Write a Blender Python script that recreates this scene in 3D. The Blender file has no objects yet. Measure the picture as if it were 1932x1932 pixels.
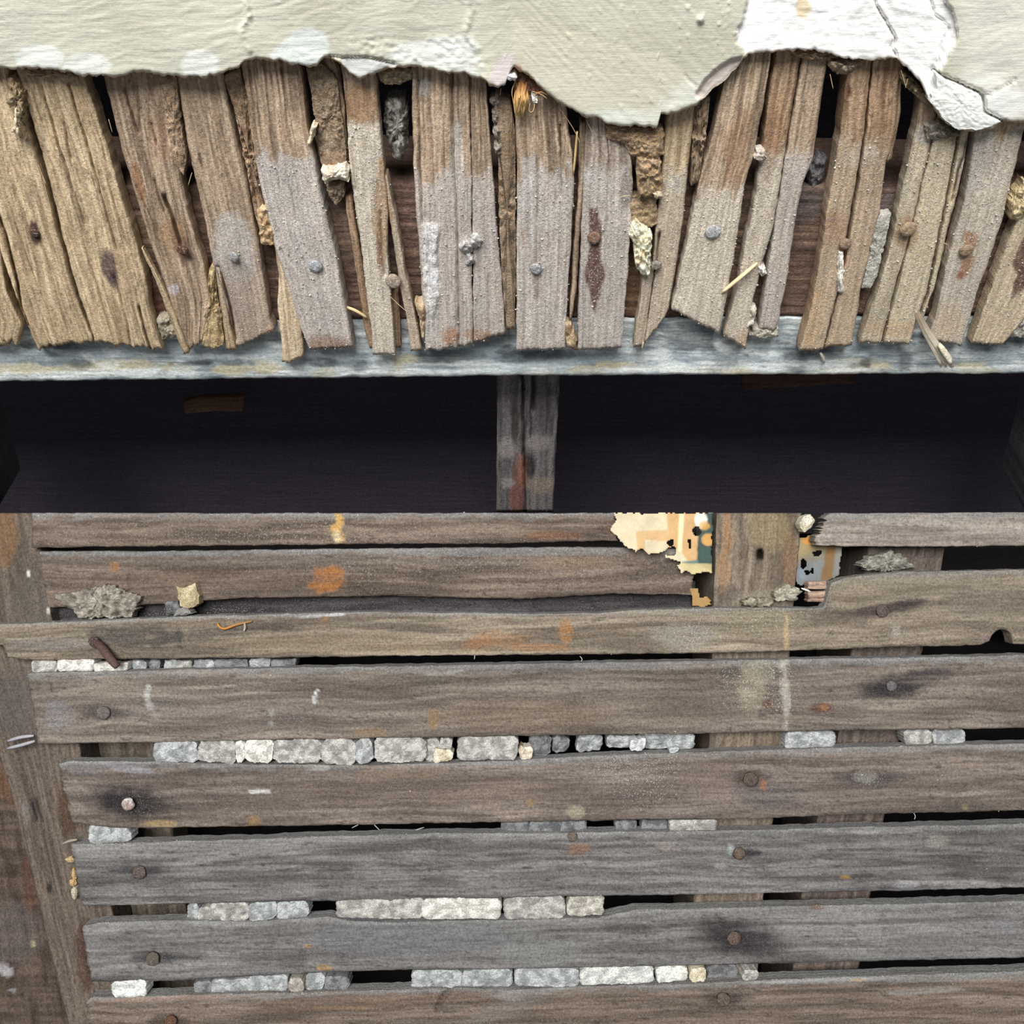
import bpy, math, random
import numpy as np
from mathutils import Matrix, Vector

random.seed(7)
SC = bpy.context.scene
COL = SC.collection

# ------------------------------------------------------------------ camera, light, exposure
F = 1500.0          # focal length in pixels of the 1932 px frame
CX = CY = 966.0
D = 0.45            # camera to lath wall, metres
cam_d = bpy.data.cameras.new('camera'); cam = bpy.data.objects.new('camera', cam_d); COL.objects.link(cam)
cam_d.sensor_width = 36.0; cam_d.lens = 36.0 * F / 1932.0
cam_d.clip_start = 0.01; cam_d.clip_end = 50
cam.location = (0, 0, 0); cam.rotation_euler = (math.pi / 2, 0, 0)
SC.camera = cam

world = bpy.data.worlds.new('room_light'); SC.world = world; world.use_nodes = True
wb = world.node_tree.nodes['Background']
wb.inputs['Color'].default_value = (0.92, 0.96, 1.0, 1); wb.inputs['Strength'].default_value = 0.20

ld = bpy.data.lights.new('window_daylight', 'AREA'); lo = bpy.data.objects.new('window_daylight', ld); COL.objects.link(lo)
ld.shape = 'RECTANGLE'; ld.size = 1.1; ld.size_y = 0.8; ld.energy = 56; ld.color = (1.0, 0.99, 0.97)
lo.location = (-0.25, -1.25, 0.50)
lo.rotation_euler = (Vector((0, 0.4, -0.02)) - Vector(lo.location)).to_track_quat('-Z', 'Y').to_euler()

SC.view_settings.view_transform = 'Standard'
SC.view_settings.look = 'None'
SC.view_settings.exposure = 0.0
SC.view_settings.gamma = 1.0
SC.view_settings.use_curve_mapping = False

# ------------------------------------------------------------------ the two planes
class Plane:
    def __init__(self, p0, n):
        self.p0 = np.array(p0, float); n = np.array(n, float); self.n = n / np.linalg.norm(n); self.c = self.p0 @ self.n
    def at(self, X, Y, h=0.0):
        X = np.asarray(X, float); Y = np.asarray(Y, float); X, Y, h = np.broadcast_arrays(X, Y, np.asarray(h, float))
        d = np.stack([(X - CX) / F, np.ones_like(X), (CY - Y) / F], -1)
        t = (self.c + h) / (d @ self.n)
        return d * t[..., None]
SLOPE = (2300 - CY) / F
A = Plane((0, D, 0), (0, -SLOPE, -1))      # sloping lath ceiling, falling away from the camera
B = Plane((0, D, 0), (0, -1, 0))           # upright lath wall

# ------------------------------------------------------------------ noise and paint helpers
def _hash(ix, iy, seed):
    n = (ix.astype(np.int64) * 374761393 + iy.astype(np.int64) * 668265263 + int(seed) * 974711) & 0xFFFFFFFF
    n = ((n ^ (n >> 13)) * 1274126177) & 0xFFFFFFFF
    n = ((n ^ (n >> 16)) * 2246822519) & 0xFFFFFFFF
    return ((n ^ (n >> 15)) & 0xFFFFFF) / float(0xFFFFFF)
def vn(x, y, seed=0):
    x = np.asarray(x, float); y = np.asarray(y, float); x, y = np.broadcast_arrays(x, y)
    ix = np.floor(x); iy = np.floor(y); fx = x - ix; fy = y - iy
    fx = fx * fx * (3 - 2 * fx); fy = fy * fy * (3 - 2 * fy)
    a = _hash(ix, iy, seed); b = _hash(ix + 1, iy, seed); c = _hash(ix, iy + 1, seed); d = _hash(ix + 1, iy + 1, seed)
    return (a * (1 - fx) + b * fx) * (1 - fy) + (c * (1 - fx) + d * fx) * fy
def fbm(x, y, seed=0, oc=3):
    s = 0; a = 1; tot = 0
    for k in range(oc):
        s = s + a * vn(np.asarray(x) * 2 ** k, np.asarray(y) * 2 ** k, seed + 17 * k); tot += a; a *= 0.55
    return s / tot
def sstep(a, b, x):
    t = np.clip((x - a) / (b - a), 0, 1); return t * t * (3 - 2 * t)
def lin(c):
    c = np.asarray(c, float) / 255.0
    return np.where(c <= 0.04045, c / 12.92, ((c + 0.055) / 1.055) ** 2.4)
def mix(a, b, f):
    f = np.asarray(f)[..., None]; return a * (1 - f) + b * f
def seg_dist(X, Y, pts, closed=False):
    pts = list(pts)
    if closed: pts = pts + [pts[0]]
    d = np.full(X.shape, 1e9)
    for (x0, y0), (x1, y1) in zip(pts[:-1], pts[1:]):
        dx, dy = x1 - x0, y1 - y0; L = dx * dx + dy * dy + 1e-9
        t = np.clip(((X - x0) * dx + (Y - y0) * dy) / L, 0, 1)
        d = np.minimum(d, np.hypot(X - x0 - t * dx, Y - y0 - t * dy))
    return d
def inside(X, Y, poly):
    r = np.zeros(X.shape, bool); n = len(poly)
    for i in range(n):
        x0, y0 = poly[i]; x1, y1 = poly[(i + 1) % n]
        c = (y0 > Y) != (y1 > Y)
        if y1 != y0: r ^= c & (X < (x1 - x0) * (Y - y0) / (y1 - y0) + x0)
    return r
def sdist(X, Y, poly):
    d = seg_dist(X, Y, poly, True); return np.where(inside(X, Y, poly), -d, d)
# paint marks (stains, dust, wear and some painted shade on the surfaces)
def E(cx, cy, rx, ry, col, a=1.0, ang=0, soft=0.5, wob=0.35):   # ellipse
    return ('e', (cx, cy, rx, ry, math.radians(ang), soft, wob), col, a)
def P(poly, col, a=1.0, soft=6, wob=6): return ('p', (poly, soft, wob), col, a)
def S(pts, w, col, a=1.0, soft=3, wob=3): return ('s', (pts, w, soft, wob), col, a)
def mark_mask(op, X, Y):
    k, q = op[0], op[1]
    w = fbm(X / 14, Y / 14, 91, 4) - 0.5
    if k == 'e':
        cx, cy, rx, ry, an, soft, wob = q
        u = (X - cx) * math.cos(an) + (Y - cy) * math.sin(an); v = -(X - cx) * math.sin(an) + (Y - cy) * math.cos(an)
        r = np.hypot(u / rx, v / ry) + w * 2 * wob
        return sstep(1 + soft / 2, 1 - soft / 2, r)
    if k == 'p':
        poly, soft, wob = q; d = sdist(X, Y, poly) + w * 2 * wob; return sstep(soft / 2, -soft / 2, d)
    pts, wd, soft, wob = q
    d = seg_dist(X, Y, pts) - wd / 2 + w * 2 * wob; return sstep(soft / 2, -soft / 2, d)
def apply_marks(C, X, Y, marks, brk=0.5):
    nz = np.clip(1 - brk + brk * (0.35 + 1.1 * fbm(X / 6, Y / 4, 501, 3)), 0, 1)
    for op in marks:
        if op[0] == 'e': bb = (op[1][0] - 2 * max(op[1][2:4]), op[1][0] + 2 * max(op[1][2:4]), op[1][1] - 2 * max(op[1][2:4]), op[1][1] + 2 * max(op[1][2:4]))
        else:
            pp = op[1][0]; xs = [p[0] for p in pp]; ys = [p[1] for p in pp]; e = 40
            bb = (min(xs) - e, max(xs) + e, min(ys) - e, max(ys) + e)
        if X.max() < bb[0] or X.min() > bb[1] or Y.max() < bb[2] or Y.min() > bb[3]: continue
        C = mix(C, lin(op[2]), mark_mask(op, X, Y) * op[3] * nz)
    return C

# ------------------------------------------------------------------ materials
def nt(m):
    m.use_nodes = True; t = m.node_tree; t.nodes.clear(); return t
def node(t, k, **kw):
    n = t.nodes.new(k)
    for a, v in kw.items():
        if a.startswith('i_'): n.inputs[a[2:].replace('_', ' ')].default_value = v
        else: setattr(n, a, v)
    return n
def base_mat(name, rough, grain, gscale, speck, bump, bdist, isoscale=900.0, iso=0.3):
    """surface colour from the 'Col' attribute, broken up by procedural grain, specks of lime dust ('dust') and relief"""
    m = bpy.data.materials.new(name); t = nt(m); L = t.links.new
    out = node(t, 'ShaderNodeOutputMaterial'); bs = node(t, 'ShaderNodeBsdfPrincipled'); L(bs.outputs[0], out.inputs[0])
    bs.inputs['Roughness'].default_value = rough; bs.inputs['Specular IOR Level'].default_value = 0.18
    tc = node(t, 'ShaderNodeTexCoord'); oi = node(t, 'ShaderNodeObjectInfo')
    ad = node(t, 'ShaderNodeVectorMath', operation='ADD'); L(tc.outputs['Object'], ad.inputs[0]); L(oi.outputs['Random'], ad.inputs[1])
    mp = node(t, 'ShaderNodeMapping'); mp.inputs['Scale'].default_value = gscale; L(ad.outputs[0], mp.inputs[0])
    n1 = node(t, 'ShaderNodeTexNoise'); n1.inputs['Scale'].default_value = 1.0; n1.inputs['Detail'].default_value = 5; n1.inputs['Roughness'].default_value = 0.65
    L(mp.outputs[0], n1.inputs['Vector'])
    n2 = node(t, 'ShaderNodeTexNoise'); n2.inputs['Scale'].default_value = isoscale; n2.inputs['Detail'].default_value = 4; n2.inputs['Roughness'].default_value = 0.7
    L(ad.outputs[0], n2.inputs['Vector'])
    at = node(t, 'ShaderNodeAttribute', attribute_name='Col'); du = node(t, 'ShaderNodeAttribute', attribute_name='dust')
    # grain multiplies the colour
    r1 = node(t, 'ShaderNodeMapRange'); r1.inputs['From Min'].default_value = 0.28; r1.inputs['From Max'].default_value = 0.72
    r1.inputs['To Min'].default_value = 1 - grain; r1.inputs['To Max'].default_value = 1 + grain * 0.75; L(n1.outputs[0], r1.inputs[0])
    r2 = node(t, 'ShaderNodeMapRange'); r2.inputs['From Min'].default_value = 0.34; r2.inputs['From Max'].default_value = 0.66
    r2.inputs['To Min'].default_value = 1 - iso; r2.inputs['To Max'].default_value = 1 + iso * 0.8; L(n2.outputs[0], r2.inputs[0])
    mm = node(t, 'ShaderNodeMath', operation='MULTIPLY'); L(r1.outputs[0], mm.inputs[0]); L(r2.outputs[0], mm.inputs[1])
    vm = node(t, 'ShaderNodeVectorMath', operation='SCALE'); L(at.outputs['Color'], vm.inputs[0]); L(mm.outputs[0], vm.inputs['Scale'])
    # specks
    n3 = node(t, 'ShaderNodeTexNoise'); n3.inputs['Scale'].default_value = 1300.0; n3.inputs['Detail'].default_value = 2; L(ad.outputs[0], n3.inputs['Vector'])
    th = node(t, 'ShaderNodeMapRange'); th.inputs['From Min'].default_value = 0.56; th.inputs['From Max'].default_value = 0.64; L(n3.outputs[0], th.inputs[0])
    sp = node(t, 'ShaderNodeMath', operation='MULTIPLY'); L(th.outputs[0], sp.inputs[0]); L(du.outputs['Fac'], sp.inputs[1])
    sp2 = node(t, 'ShaderNodeMath', operation='MULTIPLY'); L(sp.outputs[0], sp2.inputs[0]); sp2.inputs[1].default_value = speck
    mx = node(t, 'ShaderNodeMix', data_type='RGBA'); L(sp2.outputs[0], mx.inputs[0]); L(vm.outputs[0], mx.inputs[6]); mx.inputs[7].default_value = (0.66, 0.62, 0.57, 1)
    L(mx.outputs[2], bs.inputs['Base Color'])
    # relief
    s1 = node(t, 'ShaderNodeMath', operation='MULTIPLY'); L(n1.outputs[0], s1.inputs[0]); s1.inputs[1].default_value = 1.0
    s2 = node(t, 'ShaderNodeMath', operation='MULTIPLY_ADD'); L(n2.outputs[0], s2.inputs[0]); s2.inputs[1].default_value = 0.7; L(s1.outputs[0], s2.inputs[2])
    s3 = node(t, 'ShaderNodeMath', operation='ADD'); L(sp.outputs[0], s3.inputs[0]); L(s2.outputs[0], s3.inputs[1])
    bp = node(t, 'ShaderNodeBump'); bp.inputs['Strength'].default_value = bump; bp.inputs['Distance'].default_value = bdist
    L(s3.outputs[0], bp.inputs['Height']); L(bp.outputs[0], bs.inputs['Normal'])
    return m
M_WOOD = base_mat('weathered_lath_wood', 0.9, 0.30, (26, 760, 760), 0.8, 0.7, 0.0010, 800, 0.30)
M_WALL = base_mat('grey_wall_lath_wood', 0.92, 0.20, (30, 560, 560), 0.6, 0.7, 0.0012, 700, 0.34)
M_RAIL = base_mat('flaking_rail_paint', 0.85, 0.10, (60, 300, 300), 0.3, 0.5, 0.0008, 600, 0.22)
M_DARK = base_mat('dark_timber', 0.92, 0.28, (22, 520, 520), 0.3, 0.6, 0.0010, 650, 0.35)  # dark timber behind the laths; the void's shade is partly in its colour
M_PLAS = base_mat('lime_plaster', 0.94, 0.14, (420, 420, 420), 0.5, 0.8, 0.0014, 900, 0.20)
M_SHEET = base_mat('painted_plaster', 0.75, 0.03, (90, 900, 300), 0.0, 0.35, 0.0006, 700, 0.035)
M_PAPER = base_mat('old_wallpaper', 0.85, 0.06, (300, 300, 300), 0.2, 0.2, 0.0003, 900, 0.08)
M_IRON = base_mat('rusty_iron', 0.8, 0.3, (700, 700, 700), 0.6, 0.8, 0.0012, 900, 0.35)
M_STRAW = base_mat('straw', 0.8, 0.15, (100, 900, 900), 0.1, 0.2, 0.0003, 900, 0.1)

# ------------------------------------------------------------------ object helpers
def mk(name, V, faces, mat, M=None, col=None, dust=None, parent=None, parentM=None, smooth=None):
    """V world coordinates (n,3); M = the object's frame"""
    V = np.asarray(V, float); M = M or Matrix.Translation(Vector(V.mean(0)))
    Mi = np.array(M.inverted()); VL = V @ Mi[:3, :3].T + Mi[:3, 3]
    me = bpy.data.meshes.new(name); me.from_pydata(VL.tolist(), [], faces)
    if smooth is None: me.polygons.foreach_set('use_smooth', np.ones(len(faces), bool))
    else: me.polygons.foreach_set('use_smooth', np.asarray(smooth, bool))
    if col is not None:
        c = np.asarray(col, float)
        if c.ndim == 1: c = np.tile(c, (len(V), 1))
        at = me.color_attributes.new('Col', 'FLOAT_COLOR', 'POINT')
        at.data.foreach_set('color', np.concatenate([np.clip(c, 0, 1), np.ones((len(V), 1))], 1).ravel())
    d = np.zeros(len(V)) if dust is None else np.broadcast_to(np.asarray(dust, float), (len(V),))
    at = me.attributes.new('dust', 'FLOAT', 'POINT'); at.data.foreach_set('value', np.ascontiguousarray(d))
    me.materials.append(mat); me.update()
    o = bpy.data.objects.new(name, me); COL.objects.link(o)
    o['_m'] = 0; del o['_m']
    if parent is not None:
        o.parent = parent; o.matrix_basis = FR[parent.name].inverted() @ M
    else: o.matrix_basis = M
    FR[o.name] = M.copy()
    return o
FR = {}
GRAIN = 0.16; GRAINS = {'A': [], 'B': []}
def tag(o, label=None, cat=None, group=None, kind=None):
    if label: o['label'] = label
    if cat: o['category'] = cat
    if group: o['group'] = group
    if kind: o['kind'] = kind
    return o
def frame(o, x, z):
    x = Vector(x); z = Vector(z).normalized(); x = (x - z * x.dot(z)).normalized(); y = z.cross(x)
    M = Matrix.Identity(4)
    for i in range(3): M[i][0], M[i][1], M[i][2], M[i][3] = x[i], y[i], z[i], o[i]
    return M
def interp(poly, t, ax):
    p = np.array(poly, float); k = p[:, ax]; k = (k - k[0]) / (k[-1] - k[0])
    return np.interp(t, k, p[:, 0]), np.interp(t, k, p[:, 1])
SEED = [100]
def strip(name, pl, e0, e1, ax, h, th, mat, pal, parent=None, da=5.0, dc=2.6, dust=None, marks=(), cracks=(), rag0=0, rag1=8,
          relief=0.00035, edge=0.0007, bow=0.0, cham=None, dfun=None, grainpx=(110, 7), hfun=None, label=None, flat=False, streak=0.6, brk=0.5, topdust=None, tone=0.0, ridges=0.0, gain=(1, 1, 1)):
    """a long timber between edge lines e0 and e1 (pixels projected on the plane), a closed solid th thick, fibres along it"""
    SEED[0] += 1; sd = SEED[0]
    e0 = np.array(e0, float); e1 = np.array(e1, float)
    L = 0.5 * (np.hypot(*(e0[-1] - e0[0])) + np.hypot(*(e1[-1] - e1[0])))
    W = max(np.hypot(*(interp(e0, u, ax)[k] - interp(e1, u, ax)[k] for k in (0, 1))) for u in (0.2, 0.5, 0.8))
    na = max(6, int(L / da)); nc = max(4, int(W / dc))
    t = np.linspace(0, 1, na + 1); s = np.linspace(0, 1, nc + 1)
    x0, y0 = interp(e0, t, ax); x1, y1 = interp(e1, t, ax)
    # small wander of the long edges
    wob = lambda k: (fbm(t * L / 30, 0 * t + k, sd, 3) - 0.5) * (3.6 if pl is A else 2.4)
    dx = x1 - x0; dy = y1 - y0; dn = np.hypot(dx, dy) + 1e-6
    a_, b_ = wob(0.3), wob(5.3); a_ = a_ + (vn(t * L / 11, 0 * t, sd + 41) - 0.5) * 1.4; b_ = b_ + (vn(t * L / 11, 0 * t, sd + 42) - 0.5) * 1.4
    x0 = x0 + dx / dn * a_; y0 = y0 + dy / dn * a_; x1 = x1 + dx / dn * b_; y1 = y1 + dy / dn * b_
    X = x0[:, None] * (1 - s) + x1[:, None] * s; Y = y0[:, None] * (1 - s) + y1[:, None] * s
    ux, uy = ((x0[-1] + x1[-1]) - (x0[0] + x1[0])) / 2, ((y0[-1] + y1[-1]) - (y0[0] + y1[0])) / 2
    un = math.hypot(ux, uy); ux /= un; uy /= un
    for rg, end in ((rag0, 0), (rag1, 1)):
        if rg:
            pr = (fbm(s * W / 14, 0 * s + end * 9, sd + 3, 4) - 0.5) * 2 * rg + (vn(s * W / 2.8, 0 * s, sd + 8) - 0.5) * rg * 0.9
            fd = np.clip(1 - (t if end == 0 else 1 - t) * L / (rg * 4 + 12), 0, 1)
            sg = -1 if end == 0 else 1
            X = X + ux * pr[None, :] * fd[:, None] * sg; Y = Y + uy * pr[None, :] * fd[:, None] * sg
    al = (t * L)[:, None] + 0 * s; ac = s[None, :] * W + 0 * t[:, None]
    if flat:
        mx0, my0 = (x0[0] + x1[0]) / 2, (y0[0] + y1[0]) / 2; act = -(X - mx0) * uy + (Y - my0) * ux
    else: act = ac
    acw = act + (fbm(al / 160, ac / 60, sd + 31, 2) - 0.5) * 22     # wandering grain
    H = (fbm(al / 130, acw / 5.0, sd + 1, 3) - 0.5) * 2 * relief + (fbm(al / 60, ac / 30, sd + 2, 2) - 0.5) * relief * 2
    ed = np.minimum(ac, W - ac); H = H - edge * np.clip(1 - ed / 5.0, 0, 1) ** 2
    H = H - edge * 0.7 * np.clip(1 - np.minimum(al, L - al) / 5.0, 0, 1) ** 2
    if ridges:
        rg_ = vn(al / 500 + 7, (ac + (fbm(al / 200, ac * 0 + 3, sd + 71, 2) - 0.5) * 10) / 3.4, sd + 72); H = H + ridges * (rg_ - 0.5)
    if bow: H = H + bow * np.sin(np.pi * s)[None, :]
    if cham: H = H - cham[0] * np.clip((ac - (W - cham[1])) / cham[1], 0, 1)
    for pts, wd, dp in cracks:
        dd = seg_dist(X + (fbm(Y / 25, X / 25, sd + 5) - 0.5) * 5, Y, pts); H = H - dp * np.clip(1.3 - dd / (wd * 0.6 + 0.6), 0, 1)
    if hfun: H = H + hfun(X, Y)
    H = np.maximum(H, -th * 0.85)
    # colour
    c1, c2, c3 = [lin(c) for c in pal[:3]]
    C = mix(c1, c2, sstep(0.3, 0.7, fbm(al / grainpx[0], acw / grainpx[1], sd + 11, 3)))
    C = mix(C, c3, sstep(0.55, 0.75, fbm(al / 170, acw / 3.2, sd + 12, 2)) * streak)
    C = mix(C, c1 * 0.5, sstep(0.66, 0.8, fbm(al / 16, acw / 3.5, sd + 16, 3)) * 0.75)
    C = C * (0.9 + 0.2 * fbm(al / 45, ac / 22, sd + 13, 3))[..., None]
    du = np.full(X.shape, 0.12)
    if ridges: C = C * (0.72 + 0.5 * sstep(0.15, 0.6, rg_))[..., None]
    if dust:
        yb, amt, dcol = dust
        f = sstep(yb - 14, yb + 14, Y + (fbm(ac / 16, al / 40, sd + 14, 3) - 0.5) * 90) * amt
        f = f * (0.55 + 0.6 * fbm(al / 26, ac / 9, sd + 15, 4))
        C = mix(C, lin(dcol), np.clip(f, 0, 0.9)); du = np.maximum(du, np.clip(f * 1.3, 0, 1))
    C = C * (1 + tone * 2 * (fbm(al / 210, act / 55, sd + 61, 3) - 0.5))[..., None]
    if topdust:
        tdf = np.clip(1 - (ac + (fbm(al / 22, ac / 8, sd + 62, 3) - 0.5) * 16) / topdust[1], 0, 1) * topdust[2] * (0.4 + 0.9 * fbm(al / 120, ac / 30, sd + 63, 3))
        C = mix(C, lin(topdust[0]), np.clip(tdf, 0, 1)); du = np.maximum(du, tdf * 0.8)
    C = apply_marks(C, X, Y, marks, brk)
    if dfun is not None: du = np.clip(du + dfun(X, Y), 0, 1)
    C = C * np.array(gain)
    Fv = pl.at(X, Y, h + H)
    if name == 'lath':          # lime grains lie where the face is dusty
        rs = np.random.RandomState(sd); wgt = np.clip(du - 0.15, 0, 1).ravel() ** 1.3; ng = int(wgt.sum() * GRAIN)
        if ng > 3:
            pk_ = rs.choice(wgt.size, ng, p=wgt / wgt.sum()); GRAINS['A' if pl is A else 'B'].append(Fv.reshape(-1, 3)[pk_])
    ring = [(i, 0) for i in range(na + 1)] + [(na, j) for j in range(1, nc + 1)] + [(i, nc) for i in range(na - 1, -1, -1)] + [(0, j) for j in range(nc - 1, 0, -1)]
    ri = np.array(ring); nF = (na + 1) * (nc + 1)
    idx = lambda i, j: i * (nc + 1) + j
    back = Fv[ri[:, 0], ri[:, 1]] - pl.n * (th + H[ri[:, 0], ri[:, 1]])[:, None]
    V = np.concatenate([Fv.reshape(-1, 3), back]); nr = len(ring)
    ii, jj = np.meshgrid(np.arange(na), np.arange(nc), indexing='ij')
    q = np.stack([idx(ii, jj), idx(ii, jj + 1), idx(ii + 1, jj + 1), idx(ii + 1, jj)], -1).reshape(-1, 4)
    P0 = V[q[0]]; nn = np.cross(P0[1] - P0[0], P0[2] - P0[0])
    flip = nn @ pl.n < 0
    faces = (q[:, ::-1] if flip else q).tolist(); sm = [True] * len(faces)
    for k in range(nr):
        k2 = (k + 1) % nr; f = [idx(*ring[k]), idx(*ring[k2]), nF + k2, nF + k]
        faces.append(f if not flip else f[::-1]); sm.append(False)
    # back strip
    bl = lambda i: nF + i
    br = lambda i: nF + na + nc + (na - i)
    for i in range(na):
        f = [bl(i), bl(i + 1), br(i + 1), br(i)]
        if i == na - 1: f = [bl(i)] + [nF + na + j for j in range(nc + 1)] + [br(i)]
        if i == 0: f = [bl(0), bl(1), br(1), br(0)] + [nF + na + nc + na + j for j in range(1, nc)]
        faces.append(f if not flip else f[::-1]); sm.append(False)
    Cb = C[ri[:, 0], ri[:, 1]]; Cb = mix(Cb, np.broadcast_to(c1 * 0.85, Cb.shape), np.full(len(Cb), 0.6))
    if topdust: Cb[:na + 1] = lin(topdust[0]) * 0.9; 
    allC = np.concatenate([C.reshape(-1, 3), Cb]); allD = np.concatenate([du.ravel(), np.zeros(nr)])
    mid = pl.at((x0[-1] + x1[-1]) / 2, (y0[-1] + y1[-1]) / 2, h); top = pl.at((x0[0] + x1[0]) / 2, (y0[0] + y1[0]) / 2, h)
    M = frame(Vector(mid), Vector(mid - top), Vector(pl.n))
    o = mk(name, V, faces, mat, M, allC, allD, parent, smooth=sm)
    if label: o['label'] = label
    return o

def blob(name, pl, poly, h, dome, th, mat, c1, c2, parent=None, rough=0.0012, rings=9, nb=44, dust=0.6, power=3.0, jag=2.5, seed=None, cscale=16.0, marks=(), c3=None):
    """an irregular lump: outline on the plane, domed rough front, closed at the back"""
    SEED[0] += 1; sd = seed or SEED[0]
    p = np.array(list(poly) + [poly[0]], float); sl = np.concatenate([[0], np.cumsum(np.hypot(*np.diff(p, axis=0).T))])
    per = sl[-1]; nb = int(np.clip(per / 3.0, 24, 220)); rings = int(np.clip(min(np.ptp(p[:, 0]), np.ptp(p[:, 1])) / 3.4, 6, 22))
    u = np.linspace(0, per, nb, endpoint=False); bx = np.interp(u, sl, p[:, 0]); by = np.interp(u, sl, p[:, 1])
    cx, cy = bx.mean(), by.mean()
    jx = (fbm(u / 9, 0 * u, sd, 3) - 0.5) * 2 * jag + (vn(u / 3.2, 0 * u, sd + 2) - 0.5) * jag; dn = np.hypot(bx - cx, by - cy) + 1e-6
    bx = bx + (bx - cx) / dn * jx; by = by + (by - cy) / dn * jx
    r = np.linspace(0, 1, rings + 1)[1:]; r = 1 - (1 - r) ** 1.25
    X = cx + (bx - cx)[None, :] * r[:, None]; Y = cy + (by - cy)[None, :] * r[:, None]
    wmin = max(6.0, 0.2 * min(np.ptp(bx), np.ptp(by))); brd = list(zip(bx[::2], by[::2]))
    def fH(X, Y):
        dd = seg_dist(X, Y, brd, True)
        return dome * sstep(-0.6 * wmin, 1.1 * wmin, dd) + ((fbm(X / 11, Y / 11, sd + 4, 4) - 0.5) * 2 * rough + (fbm(X / 4.2, Y / 4.2, sd + 6, 2) - 0.5) * 1.3 * rough) * np.clip(dd / 2.0, 0.3, 1)
    H = fH(X, Y); Hc = float(fH(np.array([cx]), np.array([cy]))[0])
    col = lambda X, Y: mix(lin(c1), lin(c2), sstep(0.35, 0.65, fbm(X / cscale, Y / cscale, sd + 9, 4)))
    C = col(X, Y); Cc = col(np.array([cx]), np.array([cy]))
    if c3 is not None: C = mix(C, lin(c3), sstep(0.56, 0.72, fbm(X / 7, Y / 7, sd + 21, 3)) * 0.8)
    C = apply_marks(C, X, Y, marks)
    Fv = pl.at(X, Y, h + H); ce = pl.at(cx, cy, h + Hc)
    bk = Fv[-1] - pl.n * (th + H[-1])[:, None] * 1.0
    bkc = pl.at(cx, cy, h) - pl.n * th
    V = np.concatenate([[ce], Fv.reshape(-1, 3), bk, [bkc]]); n0 = 1 + rings * nb
    faces = []; sm = []
    for k in range(nb):
        k2 = (k + 1) % nb
        faces.append([0, 1 + k, 1 + k2]); sm.append(True)
        for j in range(rings - 1):
            a = 1 + j * nb; b = a + nb; faces.append([a + k, b + k, b + k2, a + k2]); sm.append(True)
        a = 1 + (rings - 1) * nb; faces.append([a + k, n0 + k, n0 + k2, a + k2]); sm.append(False)
        faces.append([n0 + k, n0 + nb, n0 + k2]); sm.append(False)
    a, b, c = V[0], V[1], V[2]
    if np.cross(b - a, c - a) @ pl.n < 0: faces = [f[::-1] for f in faces]
    allC = np.concatenate([Cc, C.reshape(-1, 3), C[-1], C[-1][:1]])
    M = frame(Vector(bkc), Vector((1, 0, 0)), Vector(pl.n))
    return mk(name, V, faces, mat, M, allC, dust, parent, smooth=sm)

def rrect(x0, x1, ya0, yb0, ya1=None, yb1=None, r=0.3, sd=0):
    """irregular rounded block outline between two sloping lines (ya above, yb below)"""
    ya1 = ya0 if ya1 is None else ya1; yb1 = yb0 if yb1 is None else yb1
    rnd = random.Random(sd * 7 + int(x0)); hh = (yb0 - ya0); q = min(hh * r, (x1 - x0) * 0.3)
    j = lambda a: (rnd.random() - 0.5) * a
    return [(x0 + q, ya0 + j(2)), ((x0 * 2 + x1) / 3, (ya0 * 2 + ya1) / 3 + j(3)), ((x0 + 2 * x1) / 3, (ya0 + 2 * ya1) / 3 + j(3)), (x1 - q, ya1 + j(2)), (x1 + j(3), ya1 + q), (x1 + j(3), yb1 - q),
            (x1 - q, yb1 + j(2)), ((x0 + 2 * x1) / 3, (yb0 + 2 * yb1) / 3 + j(3)), ((x0 * 2 + x1) / 3, (yb0 * 2 + yb1) / 3 + j(3)), (x0 + q, yb0 + j(2)), (x0 + j(3), yb0 - q), (x0 + j(3), ya0 + q)]

def nail(pl, x, y, rpx, h, col, col2, parent, name='nail_head', tall=0.0009, dust=0.6):
    SEED[0] += 1; sd = SEED[0]; rnd = random.Random(sd)
    c = pl.at(x, y, h); k = np.linalg.norm(pl.at(x + 10, y, h) - c) / 10; R = rpx * k
    n = 14; prof = [(0.4, 1.0), (0.85, 0.95), (1.0, 0.5), (1.02, -0.1), (0.6, -0.6)]
    ex = np.array([1.0, 0, 0]); ey = np.cross(pl.n, ex)
    V = [c + pl.n * tall]; faces = []; sm = []
    for rr, hh in prof:
        for a in range(n):
            an = 2 * math.pi * a / n; j = 1 + (rnd.random() - 0.5) * 0.2
            V.append(c + (ex * math.cos(an) + ey * math.sin(an)) * R * rr * j + pl.n * tall * (hh + (rnd.random() - 0.5) * 0.25))
    for a in range(n):
        b = (a + 1) % n; faces.append([0, 1 + a, 1 + b])
        for r in range(len(prof) - 1): s0 = 1 + r * n; s1 = s0 + n; faces.append([s0 + a, s1 + a, s1 + b, s0 + b])
    faces.append([1 + (len(prof) - 1) * n + a for a in range(n)][::-1])
    V = np.array(V); C = mix(lin(col), lin(col2), np.array([rnd.random() for _ in V]))
    return mk(name, V, faces, M_IRON, frame(Vector(c), Vector((1, 0, 0)), Vector(pl.n)), C, dust, parent)

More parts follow.
